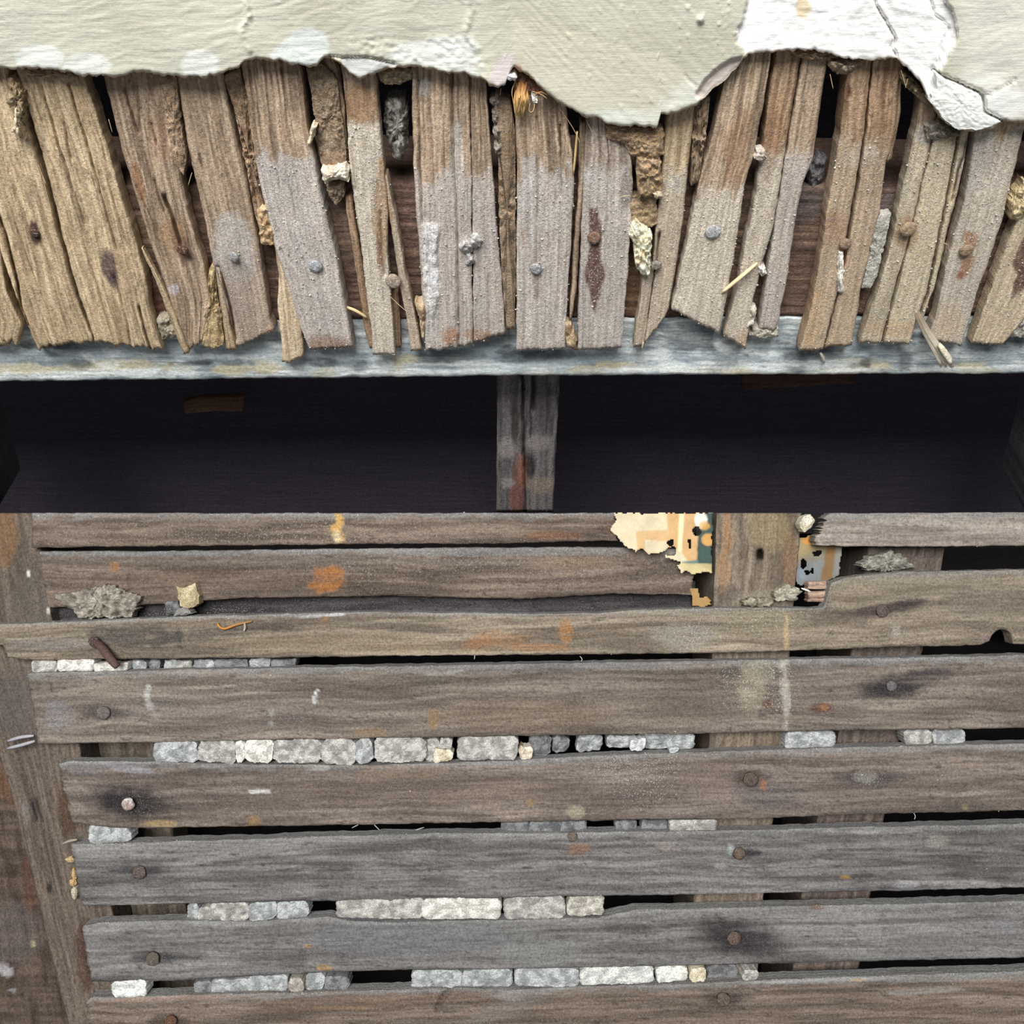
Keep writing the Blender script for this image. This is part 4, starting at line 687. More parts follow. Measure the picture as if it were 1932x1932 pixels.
# ================================================================== LOWER: upright wall of horizontal laths
WG = ((112, 101, 92), (146, 134, 122), (84, 75, 69))        # grey brown
WB = ((104, 90, 79), (138, 121, 107), (74, 63, 56))          # brown
WT = ((124, 111, 96), (160, 146, 127), (90, 79, 67))        # tan grey
WS = ((106, 102, 100), (140, 135, 131), (78, 73, 72))         # slate grey
OR = (166, 118, 72)
def smear(x0, x1, y0, y1, n, col, a, seed):
    r = random.Random(seed); return [E(r.uniform(x0, x1), r.uniform(y0, y1), r.uniform(10, 60), r.uniform(2, 6), col, a * r.uniform(0.4, 1), r.uniform(-3, 1), 0.8, 0.8) for _ in range(n)]
marksB = [
    # row 0 and 1
    S([(640, 968), (641, 985), (634, 1000), (642, 1016), (638, 1024)], 18, (222, 178, 104), 0.9, 5, 8), E(636, 1014, 8, 12, (244, 226, 176), 0.9), E(614, 1092, 30, 25, (170, 112, 60), 0.9, -15, 0.6, 0.7), E(216, 1068, 8, 9, (170, 116, 64), 0.7), E(600, 1060, 500, 8, (128, 122, 112), 0.35, 0, 1.0),
    E(300, 1042, 200, 7, (120, 122, 120), 0.5, 0, 0.8), E(900, 1044, 240, 6, (130, 132, 130), 0.5, 0, 0.8), E(1080, 1062, 80, 12, (140, 116, 92), 0.5), E(420, 1092, 220, 14, (120, 100, 86), 0.5), E(1200, 990, 60, 20, (120, 84, 70), 0.4), E(1040, 1010, 60, 8, (140, 92, 66), 0.5),
    # row 2
    E(905, 1210, 36, 16, OR, 0.55, -20, 1.0), E(960, 1208, 40, 16, OR, 0.35, 0, 1.0), E(1068, 1190, 12, 24, (172, 124, 74), 0.7), E(612, 1168, 8, 10, (168, 122, 74), 0.7), E(1020, 1222, 60, 8, (170, 120, 76), 0.5), E(630, 1160, 22, 3, (222, 222, 222), 0.9, -4), E(590, 1163, 30, 3, (196, 194, 190), 0.8, -4), E(440, 1190, 130, 12, (70, 64, 60), 0.6, -6), E(260, 1200, 90, 22, (70, 66, 64), 0.8), E(700, 1180, 200, 8, (92, 82, 72), 0.5, 4), E(640, 1215, 220, 18, (146, 128, 104), 0.55), E(800, 1230, 160, 4, (178, 162, 136), 0.6, -1), E(100, 1215, 90, 12, (138, 132, 126), 0.5), 
    E(1290, 1200, 60, 24, (162, 156, 144), 0.6), E(1440, 1175, 80, 34, (150, 138, 112), 0.55), E(1484, 1190, 5, 34, (206, 176, 130), 0.75), E(1663, 1150, 70, 10, (70, 60, 58), 0.85, -8, 0.9), E(1720, 1136, 30, 6, (60, 52, 54), 0.7, -6), E(1580, 1165, 60, 14, (92, 80, 72), 0.5), E(1700, 1100, 200, 16, (140, 130, 110), 0.5), E(1690, 1190, 8, 8, (200, 196, 186), 0.5), E(1850, 1130, 60, 30, (136, 130, 116), 0.4), E(1855, 1205, 12, 10, (150, 130, 128), 0.5),
    # row 3
    S([(280, 1294), (278, 1312), (284, 1334)], 9, (196, 192, 184), 0.85, 4, 5), E(296, 1350, 8, 7, (170, 166, 158), 0.6), S([(599, 1302), (593, 1314), (595, 1327)], 5, (232, 230, 226), 0.95, 3, 1.5), E(512, 1342, 5, 10, (176, 174, 168), 0.7), E(512, 1365, 6, 5, (176, 174, 168), 0.7), S([(800, 1272), (835, 1270), (875, 1265)], 5, (170, 166, 160), 0.7, 4, 4), E(818, 1358, 10, 20, (158, 122, 74), 0.55), E(700, 1382, 30, 10, (160, 124, 84), 0.4), E(195, 1345, 40, 12, (62, 58, 58), 0.75, 3, 0.9), S([(92, 1274), (97, 1310), (104, 1370)], 2, (58, 54, 54), 0.9, 3, 1), E(110, 1350, 30, 30, (140, 138, 140), 0.5), E(420, 1340, 200, 30, (96, 90, 88), 0.3),
    S([(1478, 1240), (1481, 1290), (1485, 1330), (1482, 1372)], 11, (200, 192, 176), 0.75, 7, 10), E(1418, 1300, 26, 44, (160, 150, 126), 0.6), E(1430, 1270, 30, 24, (166, 158, 136), 0.5), E(1684, 1298, 60, 22, (46, 43, 46), 0.92, -8, 1.0), E(1740, 1276, 56, 14, (62, 58, 62), 0.7, -8, 0.9), E(1448, 1328, 10, 10, (110, 80, 60), 0.7), E(1550, 1336, 24, 8, (96, 66, 48), 0.7), E(1556, 1334, 8, 6, (160, 110, 72), 0.7), E(1200, 1340, 200, 30, (120, 104, 92), 0.4), E(980, 1350, 160, 30, (128, 106, 84), 0.4), E(1000, 1256, 300, 6, (120, 120, 122), 0.5), E(1410, 1312, 14, 12, (176, 168, 150), 0.6),
    # row 4
    E(250, 1514, 74, 28, (44, 40, 42), 0.95, 4, 1.0), E(220, 1512, 30, 14, (50, 46, 48), 0.6), S([(472, 1494), (490, 1493), (508, 1493)], 6, (236, 234, 230), 0.95, 3, 1.5), E(240, 1450, 60, 7, (156, 154, 160), 0.7, 8), E(160, 1450, 40, 12, (130, 126, 128), 0.5), E(300, 1554, 30, 7, (170, 144, 100), 0.7), E(480, 1550, 14, 12, (160, 128, 84), 0.6), E(600, 1446, 26, 8, (176, 172, 164), 0.7), E(1085, 1532, 18, 13, (170, 160, 138), 0.85), E(1000, 1516, 6, 8, (180, 150, 100), 0.6), E(1340, 1470, 70, 40, (136, 118, 112), 0.5, 30), E(1415, 1470, 34, 16, (58, 50, 48), 0.8, 3, 0.9), E(1440, 1482, 6, 10, (190, 120, 64), 0.85), E(1640, 1468, 60, 10, (62, 58, 64), 0.7, 0, 0.9), E(1632, 1466, 20, 12, (150, 148, 140), 0.6), E(800, 1490, 300, 30, (112, 94, 82), 0.4), E(760, 1455, 90, 12, (140, 120, 96), 0.4), E(1450, 1500, 60, 30, (90, 90, 94), 0.4), E(1820, 1522, 6, 6, (150, 134, 96), 0.7),
    # row 5
    E(262, 1642, 60, 12, (56, 52, 56), 0.75, 0, 0.9), E(1395, 1610, 24, 12, (54, 50, 52), 0.6), S([(1402, 1610), (1432, 1609)], 11, (52, 48, 52), 0.85, 5, 3), E(1378, 1602, 6, 12, (176, 184, 182), 0.7), E(1092, 1602, 22, 12, (140, 104, 76), 0.6), E(1360, 1634, 12, 5, (176, 168, 160), 0.6), E(1765, 1588, 20, 12, (156, 150, 138), 0.7), E(1595, 1655, 10, 4, (176, 140, 74), 0.8), E(1710, 1668, 26, 7, (190, 188, 188), 0.85), E(1650, 1668, 200, 4, (160, 158, 156), 0.6, -1.5), E(520, 1598, 16, 12, (136, 130, 126), 0.5), E(1630, 1570, 30, 3, (176, 172, 166), 0.7), E(690, 1620, 24, 14, (140, 134, 128), 0.4), E(1254, 1598, 16, 8, (150, 136, 130), 0.6),
    # row 6
    E(295, 1808, 46, 12, (54, 52, 54), 0.85, 0, 0.9), E(340, 1804, 50, 8, (60, 58, 60), 0.6, 0, 0.9), E(1385, 1768, 66, 34, (46, 41, 43), 0.9, 10, 1.0), E(1430, 1778, 60, 30, (60, 56, 58), 0.6, 14, 1.0), E(1180, 1752, 50, 10, (72, 66, 64), 0.6), E(1020, 1800, 90, 30, (140, 140, 136), 0.55), E(760, 1770, 200, 34, (118, 120, 122), 0.45), E(900, 1760, 120, 30, (126, 126, 124), 0.4), E(1600, 1800, 60, 10, (140, 138, 130), 0.5), E(1830, 1810, 60, 8, (146, 142, 140), 0.5), E(1760, 1790, 100, 30, (124, 122, 122), 0.4), E(1540, 1712, 14, 5, (122, 86, 54), 0.6), E(1895, 1745, 22, 16, (136, 134, 142), 0.5), E(550, 1812, 20, 18, (96, 92, 88), 0.7), E(612, 1826, 14, 6, (176, 136, 84), 0.6), E(580, 1785, 8, 4, (170, 130, 80), 0.6), E(420, 1760, 20, 12, (136, 134, 134), 0.4),
    # row 7
    E(1365, 1885, 40, 14, (58, 52, 50), 0.7, 0, 0.9), E(320, 1926, 40, 12, (66, 52, 44), 0.7), E(300, 1885, 120, 5, (170, 138, 116), 0.55, -2), E(950, 1905, 90, 16, (128, 122, 116), 0.5, -18), E(1560, 1850, 140, 4, (176, 174, 168), 0.7, -2), E(1620, 1849, 14, 3, (196, 170, 130), 0.7), E(1800, 1846, 120, 6, (150, 148, 144), 0.5, -2), E(1740, 1870, 80, 6, (160, 156, 150), 0.5, -3), E(700, 1890, 200, 14, (122, 100, 84), 0.5, -3), E(640, 1902, 60, 4, (150, 124, 100), 0.5), E(960, 1880, 30, 8, (160, 156, 150), 0.5),
] + smear(80, 1150, 975, 1026, 26, (140, 124, 108), 0.6, 1) + smear(100, 1900, 1250, 1390, 40, (132, 118, 104), 0.5, 2) + smear(150, 1900, 1440, 1550, 40, (122, 108, 98), 0.5, 3) + smear(150, 1900, 1570, 1700, 60, (140, 136, 132), 0.55, 4) + smear(170, 1900, 1735, 1840, 50, (130, 130, 128), 0.5, 5) + smear(170, 1900, 1870, 1930, 30, (120, 108, 98), 0.5, 6) + smear(0, 1900, 1170, 1235, 40, (140, 126, 108), 0.5, 7) + smear(150, 1900, 1600, 1700, 50, (66, 60, 60), 0.5, 8)
def grit(spots):
    def f(X, Y):
        d = 0.12 * sstep(0.45, 0.7, fbm(X / 40, Y / 30, 77, 3))
        for cx, cy, rx, ry, a in spots: d = d + a * np.clip(1 - np.hypot((X - cx) / rx, (Y - cy) / ry), 0, 1) * 1.5
        return d
    return f
GR = [(1440, 1150, 110, 60, 0.9), (1430, 1290, 90, 80, 0.8), (1190, 1445, 130, 40, 0.9), (1210, 1480, 90, 60, 0.6), (400, 1160, 200, 20, 0.5), (1300, 1190, 90, 50, 0.6), (1640, 1468, 40, 24, 0.7), (1480, 1300, 40, 80, 0.7), (900, 1060, 500, 60, 0.25), (500, 1010, 500, 40, 0.25), (1690, 1190, 30, 20, 0.7), (1690, 1400, 60, 14, 0.6), (550, 1865, 120, 16, 0.6), (1000, 1570, 200, 12, 0.5)]
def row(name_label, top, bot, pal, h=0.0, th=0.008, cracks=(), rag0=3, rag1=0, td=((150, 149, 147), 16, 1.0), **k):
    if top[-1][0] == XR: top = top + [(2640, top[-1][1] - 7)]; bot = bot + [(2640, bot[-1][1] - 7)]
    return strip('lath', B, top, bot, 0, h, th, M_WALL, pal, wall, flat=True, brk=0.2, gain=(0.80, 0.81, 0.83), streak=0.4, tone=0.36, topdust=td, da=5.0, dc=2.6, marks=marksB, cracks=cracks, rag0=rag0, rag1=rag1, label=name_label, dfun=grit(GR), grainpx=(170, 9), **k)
XR = 2060
R0 = row(None, [(60, 968), (600, 968), (1160, 968)], [(60, 1033), (250, 1031), (480, 1029), (700, 1026), (900, 1026), (1168, 1020)], WB, h=-0.003, th=0.007, rag0=0, rag1=6, cracks=[([(228, 976), (232, 990)], 2.5, 0.002), ([(538, 992), (540, 1016)], 2.5, 0.002)])
R0R = row('short lath with a splintered broken end', [(1560, 968), (1700, 968), (XR, 966)], [(1540, 1029), (1620, 1031), (1800, 1031), (XR, 1028)], ((150, 139, 128), (178, 167, 155), (114, 104, 95)), h=-0.001, rag0=16)
R1 = row('recessed lath with an orange smudge', [(70, 1040), (300, 1040), (600, 1036), (900, 1033), (1160, 1032), (1310, 1038)], [(90, 1146), (300, 1140), (460, 1128), (600, 1126), (740, 1124), (900, 1128), (1000, 1130), (1150, 1120), (1306, 1122)], WB, h=-0.0085, th=0.008, rag0=0, rag1=4,
         cracks=[([(178, 1088), (180, 1104)], 2.5, 0.002), ([(190, 1086), (190, 1106)], 2.5, 0.002), ([(219, 1090), (220, 1106)], 2.5, 0.002), ([(240, 1072), (246, 1092), (250, 1112)], 3, 0.003), ([(676, 1110), (692, 1122)], 5, 0.002), ([(1090, 1060), (1094, 1082)], 2, 0.0015)])
R1b = row('dark lath set deep below the recessed one', [(84, 1112), (600, 1104), (1312, 1096)], [(104, 1190), (600, 1182), (1312, 1176)], ((62, 58, 60), (84, 80, 80), (48, 44, 46)), h=-0.0172, th=0.008, rag0=0, td=None)  # deeper lath added below R1 in a much darker palette
R2 = row('lath split along its top edge, with a knot hole in its lower edge', [(-130, 1180), (0, 1177), (150, 1172), (300, 1166), (420, 1160), (480, 1160), (600, 1156), (700, 1154), (800, 1155), (900, 1156), (1000, 1158), (1130, 1156), (1200, 1150), (1300, 1148), (1440, 1146), (1540, 1148), (1556, 1146), (1562, 1118), (1568, 1100), (1590, 1092), (1620, 1086), (1700, 1080), (XR, 1072)],
         [(-120, 1216), (8, 1216), (14, 1240), (60, 1245), (300, 1243), (560, 1240), (800, 1237), (1000, 1236), (1200, 1234), (1400, 1231), (1600, 1224), (1700, 1220), (1850, 1217), (1868, 1208), (1872, 1196), (1884, 1187), (1899, 1188), (1908, 1198), (1910, 1216), (XR, 1211)], WT,
         cracks=[([(1390, 1140), (1420, 1150), (1450, 1146)], 3, 0.002)])
R3 = row(None, [(52, 1270), (250, 1265), (400, 1262), (600, 1259), (800, 1256), (1000, 1252), (1200, 1249), (1400, 1246), (1600, 1242), (1800, 1239), (XR, 1234)], [(73, 1404), (300, 1400), (480, 1396), (700, 1393), (980, 1388), (1300, 1384), (1600, 1378), (1800, 1376), (XR, 1371)], WG, h=0.0005,
         cracks=[([(1438, 1352), (1442, 1354)], 6, 0.004), ([(1452, 1320), (1458, 1330)], 3, 0.002), ([(1542, 1330), (1560, 1332)], 3, 0.0015)])
R4 = row(None, [(112, 1442), (130, 1436), (290, 1437), (480, 1442), (700, 1444), (980, 1434), (1150, 1424), (1400, 1416), (1600, 1410), (XR, 1400)], [(135, 1552), (210, 1562), (300, 1562), (480, 1559), (700, 1555), (960, 1551), (1200, 1547), (1400, 1545), (1600, 1537), (XR, 1526)], ((108, 97, 89), (142, 128, 117), (80, 71, 65)),
         cracks=[([(1290 + i * 14, 1442 + (i % 3) * 6), (1302 + i * 14, 1470 + (i % 2) * 14)], 1.6, 0.001) for i in range(8)])
R5 = row('lath with raised furrowed grain lines', [(133, 1592), (180, 1592), (320, 1587), (480, 1583), (600, 1578), (800, 1572), (960, 1572), (1200, 1569), (1400, 1566), (1600, 1561), (XR, 1552)], [(155, 1709), (300, 1706), (560, 1700), (700, 1700), (960, 1693), (1200, 1689), (1450, 1685), (1700, 1680), (XR, 1672)], WS, relief=0.0009, h=-0.0004,
         cracks=[([(150, 1650), (600, 1646), (1000, 1640)], 2, 0.0008), ([(155, 1668), (700, 1660), (1200, 1640)], 2, 0.0008), ([(155, 1684), (500, 1680), (960, 1672)], 2, 0.0008), ([(1250, 1650), (1440, 1660), (1700, 1655)], 2.4, 0.0012), ([(1100, 1640), (1500, 1640), (1900, 1630)], 2.2, 0.001), ([(160, 1698), (500, 1692)], 2, 0.0008)])
R6 = row('lath with a round cracked knot', [(155, 1747), (185, 1741), (320, 1736), (480, 1739), (560, 1733), (620, 1729), (660, 1737), (760, 1740), (960, 1735), (1130, 1731), (1200, 1716), (1400, 1712), (1700, 1705), (XR, 1696)], [(172, 1852), (320, 1850), (420, 1845), (530, 1838), (590, 1835), (620, 1834), (760, 1830), (960, 1828), (1200, 1823), (1450, 1818), (1700, 1812), (XR, 1803)], WS,
         cracks=[([(570, 1796), (578, 1806), (576, 1818), (566, 1830)], 3.5, 0.003), ([(530, 1800), (527, 1814), (534, 1830)], 2, 0.0014), ([(540, 1796), (556, 1793), (570, 1797)], 1.8, 0.0012), ([(425, 1772), (448, 1756)], 2, 0.001)])
R7 = row('lowest lath, with a slanting dark gash', [(163, 1889), (175, 1881), (320, 1878), (480, 1874), (700, 1868), (900, 1864), (960, 1868), (1100, 1861), (1300, 1856), (1480, 1847), (1700, 1839), (XR, 1828)], [(175, 2010), (700, 2000), (1400, 1985), (XR, 1970)], WB,
         cracks=[([(850, 1866), (836, 1882), (824, 1905)], 6, 0.006), ([(754, 1902), (758, 1910)], 3, 0.002)])
for par, x, y, r, c, c2, h in [(R3, 195, 1345, 13, (92, 87, 85), (122, 115, 111), 0.0008), (R4, 242, 1517, 12, (140, 110, 96), (206, 200, 196), 0.0022), (R5, 263, 1646, 13, (84, 72, 68), (104, 90, 85), 0.0004), (R6, 288, 1809, 13, (88, 80, 74), (108, 98, 90), 0.001), (R4, 1416, 1471, 14, (80, 68, 62), (104, 90, 80), 0.001), (R5, 1395, 1610, 11, (90, 78, 67), (114, 98, 84), 0.0014),
                               (R6, 1385, 1770, 13, (88, 74, 66), (108, 90, 80), 0.0008), (R7, 1365, 1886, 13, (86, 77, 70), (106, 94, 85), 0.0006), (R2, 1665, 1152, 12, (86, 74, 70), (106, 90, 86), 0.0006), (R3, 1682, 1294, 10, (96, 92, 94), (120, 116, 116), 0.001), (R5, 1080, 1578, 9, (98, 88, 78), (116, 104, 92), 0.0008), (R7, 322, 1928, 12, (84, 60, 46), (112, 80, 60), 0.001)]:
    nail(B, x, y, r, h + 0.0002, c, c2, par, dust=0.25)
bent = bpy.data.objects.new('bent_nail', None); COL.objects.link(bent); bent.matrix_basis = Matrix.Translation(Vector(B.at(185, 1213, 0.001))); FR['bent_nail'] = bent.matrix_basis.copy()
tag(bent, 'rusty bent nail drooping from a lath over white plaster lumps', 'nail')
tube('nail_shank', path(B, [(172, 1208), (186, 1214), (198, 1228), (210, 1246), (222, 1258)], [0.0005, 0.003, 0.005, 0.006, 0.006], 10), 0.0023, M_IRON, (86, 66, 62), (104, 82, 76), bent, n=8, taper=0.8)
nail(B, 178, 1211, 10, 0.0024, (70, 54, 52), (92, 74, 70), bent)

# ---- timbers behind and beside the wall laths
stA = strip('timber_stud', B, [(-150, 968), (-92, 1180), (-10, 1400), (28, 1520), (62, 1660), (96, 1800), (140, 1980)], [(66, 968), (98, 1168), (142, 1330), (150, 1400), (172, 1560), (208, 1700), (236, 1830), (276, 1980)], 1, -0.0085, 0.02, M_WALL, ((84, 74, 66), (108, 96, 86), (60, 52, 46)), None, tone=0.3, streak=0.3, da=6, dc=3, rag1=0,
            marks=[E(10, 1010, 22, 60, (126, 94, 62), 0.6), E(60, 1130, 40, 60, (92, 86, 80), 0.6), E(30, 1330, 50, 60, (84, 80, 78), 0.6), E(50, 1530, 10, 18, (112, 106, 100), 0.7), E(140, 1340, 10, 60, (70, 40, 24), 0.7), E(130, 1520, 20, 60, (72, 46, 30), 0.7), E(160, 1800, 16, 70, (66, 40, 28), 0.7), E(64, 1530, 8, 24, (50, 46, 48), 0.6, -12), E(93, 1676, 5, 8, (30, 26, 26), 0.9), E(54, 1082, 4, 5, (220, 216, 206), 0.9), E(92, 1152, 4, 6, (200, 196, 186), 0.8)],
            cracks=[([(62, 1510), (70, 1545)], 2, 0.002), ([(70, 1512), (82, 1548)], 2, 0.002)])
tag(stA, 'wide dark upright stud carrying the cut ends of the wall laths', 'stud')
stB = strip('timber_stud', B, [(120, 1180), (156, 1400), (216, 1715), (250, 1960)], [(250, 1180), (296, 1400), (352, 1715), (395, 1960)], 1, -0.029, 0.02, M_DARK, ((92, 82, 72), (118, 108, 96), (62, 54, 48)), None, da=9, dc=4, rag1=0)
tag(stB, 'second stud close beside the wide stud, glimpsed through the gaps', 'stud')
stC = strip('timber_stud', B, [(1352, 968), (1350, 1060), (1346, 1140), (1338, 1400), (1308, 1700), (1290, 1960)], [(1512, 968), (1504, 1070), (1498, 1130), (1476, 1400), (1440, 1700), (1420, 1960)], 1, -0.0090, 0.05, M_WALL, ((102, 91, 79), (132, 119, 104), (74, 64, 54)), None, streak=0.25, tone=0.25, da=5, dc=3, rag1=0, relief=0.0006,
            marks=[E(1372, 1010, 10, 44, (160, 122, 84), 0.6), E(1366, 1080, 12, 40, (166, 132, 96), 0.6), E(1450, 1000, 40, 40, (150, 134, 96), 0.5), E(1490, 1060, 14, 60, (128, 98, 72), 0.6), E(1434, 1046, 7, 11, (24, 18, 16), 1, 0, 0.3, 0.1), E(1440, 1130, 60, 14, (140, 134, 116), 0.6), E(1370, 1120, 24, 16, (92, 86, 80), 0.6)],
            cracks=[([(1433, 1042), (1434, 1050)], 9, 0.012), ([(1434, 1054), (1435, 1078)], 2, 0.003), ([(1428, 1060), (1427, 1080)], 1.6, 0.002)])
tag(stC, 'tan upright stud with a nail hole, bare between two wallpaper scraps', 'stud')
stD = strip('timber_stud', B, [(1640, 1020), (1622, 1120), (1580, 1400), (1542, 1545), (1510, 1700), (1480, 1960)], [(1784, 1020), (1768, 1120), (1696, 1400), (1668, 1545), (1640, 1700), (1600, 1960)], 1, -0.016, 0.05, M_DARK, ((92, 82, 76), (116, 104, 96), (62, 54, 50)), None, da=8, dc=4, rag1=0)
tag(stD, 'dark stud set back behind the laths below the splintered short lath', 'stud')
side = strip('side_board', B, [(-860, 966), (-860, 1400), (-860, 1640), (-860, 1990)], [(-40, 966), (60, 1400), (130, 1640), (190, 1990)], 1, -0.051, 0.012, M_DARK, ((74, 62, 54), (98, 84, 74), (50, 40, 36)), None, da=4, dc=7, rag1=0, grainpx=(7, 120), relief=0.0005,
             marks=[E(10, 1830, 16, 10, (176, 172, 176), 0.8, 40), E(62, 1782, 4, 5, (220, 210, 160), 0.9), E(25, 1868, 8, 4, (170, 168, 176), 0.6), E(20, 1760, 60, 60, (96, 90, 88), 0.5), E(40, 1480, 60, 40, (104, 74, 52), 0.6), E(60, 1660, 20, 60, (84, 56, 42), 0.6)])
tag(side, 'dark brown board behind the wide stud, grain running sideways', 'board')

# ---- wallpaper scraps
def paper(name, poly, holes, h, colf, step=2.2, th=0.0005, hf=None):
    p = np.array(poly, float); x0, y0 = p.min(0); x1, y1 = p.max(0)
    gx = np.arange(x0 - step, x1 + 2 * step, step); gy = np.arange(y0 - step, y1 + 2 * step, step)
    X, Y = np.meshgrid(gx, gy, indexing='ij'); jx = (fbm(X / 7, Y / 7, 15, 3) - 0.5) * 7; jy = (fbm(X / 7, Y / 7, 25, 3) - 0.5) * 7
    ok = inside(X + jx, Y + jy, poly)
    for hx, hy, rx, ry in holes: ok &= np.hypot((X + jx - hx) / rx, (Y + jy - hy) / ry) > 1
    C = colf(X, Y); H = h + (fbm(X / 40, Y / 40, 35, 2) - 0.5) * 0.004 + (hf(X, Y) if hf else 0)
    Fv = B.at(X, Y, H); Bv = Fv - B.n * th; ny = len(gy); N = X.size
    cell = ok[:-1, :-1] & ok[1:, :-1] & ok[:-1, 1:] & ok[1:, 1:]
    fc = []; I = lambda i, j: i * ny + j
    ci, cj = np.nonzero(cell); cs = set(zip(ci.tolist(), cj.tolist()))
    for i, j in cs:
        a, b, c, d = I(i, j), I(i, j + 1), I(i + 1, j + 1), I(i + 1, j)
        fc.append([a, b, c, d]); fc.append([N + d, N + c, N + b, N + a])
        for (ni, nj), (u, v) in (((i - 1, j), (a, b)), ((i, j + 1), (b, c)), ((i + 1, j), (c, d)), ((i, j - 1), (d, a))):
            if (ni, nj) not in cs: fc.append([v, u, N + u, N + v])
    used = np.unique(np.concatenate([np.array(f) for f in fc])); mp = -np.ones(2 * N, int); mp[used] = np.arange(len(used))
    V = np.concatenate([Fv.reshape(-1, 3), Bv.reshape(-1, 3)])[used]; CC = np.concatenate([C.reshape(-1, 3)] * 2)[used]
    fc = [[int(mp[q]) for q in f] for f in fc]
    P0 = V[fc[0]]
    if np.cross(P0[1] - P0[0], P0[2] - P0[0]) @ B.n < 0: fc = [f[::-1] for f in fc]
    return mk(name, V, fc, M_PAPER, frame(Vector(V.mean(0)), Vector((1, 0, 0)), Vector(B.n)), CC, 0.1)
def paper_col(X, Y):
    C = mix(lin((212, 200, 170)), lin((196, 182, 152)), fbm(X / 20, Y / 20, 5, 3)); T = lambda p, c, a=1, s=3, w=1: ('p', (p, s, w), c, a)
    ms = [T([(1258, 966), (1288, 966), (1280, 1040), (1262, 1040)], (196, 158, 108), 0.9), T([(1199, 1002), (1258, 1000), (1262, 1022), (1216, 1018), (1218, 1040), (1204, 1046)], (198, 164, 116), 0.9), T([(1222, 1004), (1250, 1003), (1252, 1016), (1222, 1016)], (206, 168, 122), 0.8),
          T([(1289, 966), (1322, 966), (1318, 1058), (1300, 1062), (1284, 1040)], (196, 158, 112), 0.95), T([(1282, 966), (1291, 966), (1286, 1042), (1278, 1040)], (240, 220, 176), 0.9), T([(1320, 966), (1352, 966), (1350, 1084), (1330, 1070), (1314, 1062)], (44, 72, 72), 0.95, 4, 2), T([(1284, 1060), (1318, 1056), (1318, 1066), (1296, 1066)], (88, 120, 116), 0.9),
          E(1322, 980, 12, 16, (232, 226, 210), 0.95), E(1335, 1018, 11, 12, (200, 154, 92), 0.95, 0, 0.3, 0.2), E(1330, 992, 10, 8, (206, 160, 90), 0.8), T([(1276, 1062), (1344, 1064), (1342, 1090), (1300, 1084)], (196, 180, 132), 0.85), E(1225, 1044, 14, 6, (206, 186, 150), 0.6)]
    return apply_marks(C, X, Y, ms, 0.0)
pw = paper('wallpaper_scrap', [(1158, 967), (1346, 967), (1344, 1086), (1332, 1078), (1310, 1086), (1304, 1082), (1296, 1078), (1284, 1084), (1278, 1068), (1284, 1062), (1266, 1054), (1254, 1056), (1254, 1046), (1262, 1038), (1240, 1046), (1222, 1046), (1212, 1036), (1204, 1040), (1198, 1042), (1184, 1036), (1178, 1030), (1166, 1016), (1150, 1000), (1160, 980)],
           [(1264, 1024, 6, 5), (1267, 1041, 8, 8), (1314, 1002, 7, 7), (1301, 1024, 2, 8)], -0.0030, paper_col, hf=lambda X, Y: 0.003 * sstep(1340, 1200, X))
tag(pw, 'torn cream, orange and teal wallpaper scrap hanging beside the tan stud', 'wallpaper')
pw2 = paper('wallpaper_scrap', [(1302, 1110), (1318, 1108), (1322, 1128), (1332, 1124), (1342, 1128), (1342, 1142), (1326, 1146), (1306, 1143)], [(1326, 1115, 7, 10)], -0.0076, lambda X, Y: mix(lin((150, 118, 74)), lin((166, 136, 90)), fbm(X / 8, Y / 8, 3, 3)))
tag(pw2, 'small ochre wallpaper remnant low against the tan stud', 'wallpaper')
def paper_col2(X, Y):  # colours darkened to put the recess shade into this scrap
    C = mix(lin((146, 130, 94)), lin((116, 121, 122)), sstep(1030, 1075, Y + (X - 1530) * 0.3)); return apply_marks(C, X, Y, [P([(1560, 1028), (1578, 1028), (1570, 1092), (1548, 1096)], (122, 92, 54), 0.9, 6, 2), E(1532, 1020, 20, 8, (196, 136, 66), 0.8), E(1514, 1082, 8, 12, (122, 134, 140), 0.9), E(1586, 1070, 8, 40, (130, 126, 116), 0.6)], 0.0)
pw3 = paper('wallpaper_scrap', [(1500, 1016), (1530, 1010), (1560, 1010), (1592, 1022), (1584, 1084), (1560, 1100), (1530, 1104), (1506, 1106), (1500, 1090)], [(1542, 1044, 8, 4), (1516, 1064, 4, 9), (1524, 1080, 4, 3), (1533, 1078, 2, 4)], -0.012, paper_col2)
tag(pw3, 'pale yellow and blue wallpaper scrap behind the broken lath ends', 'wallpaper')

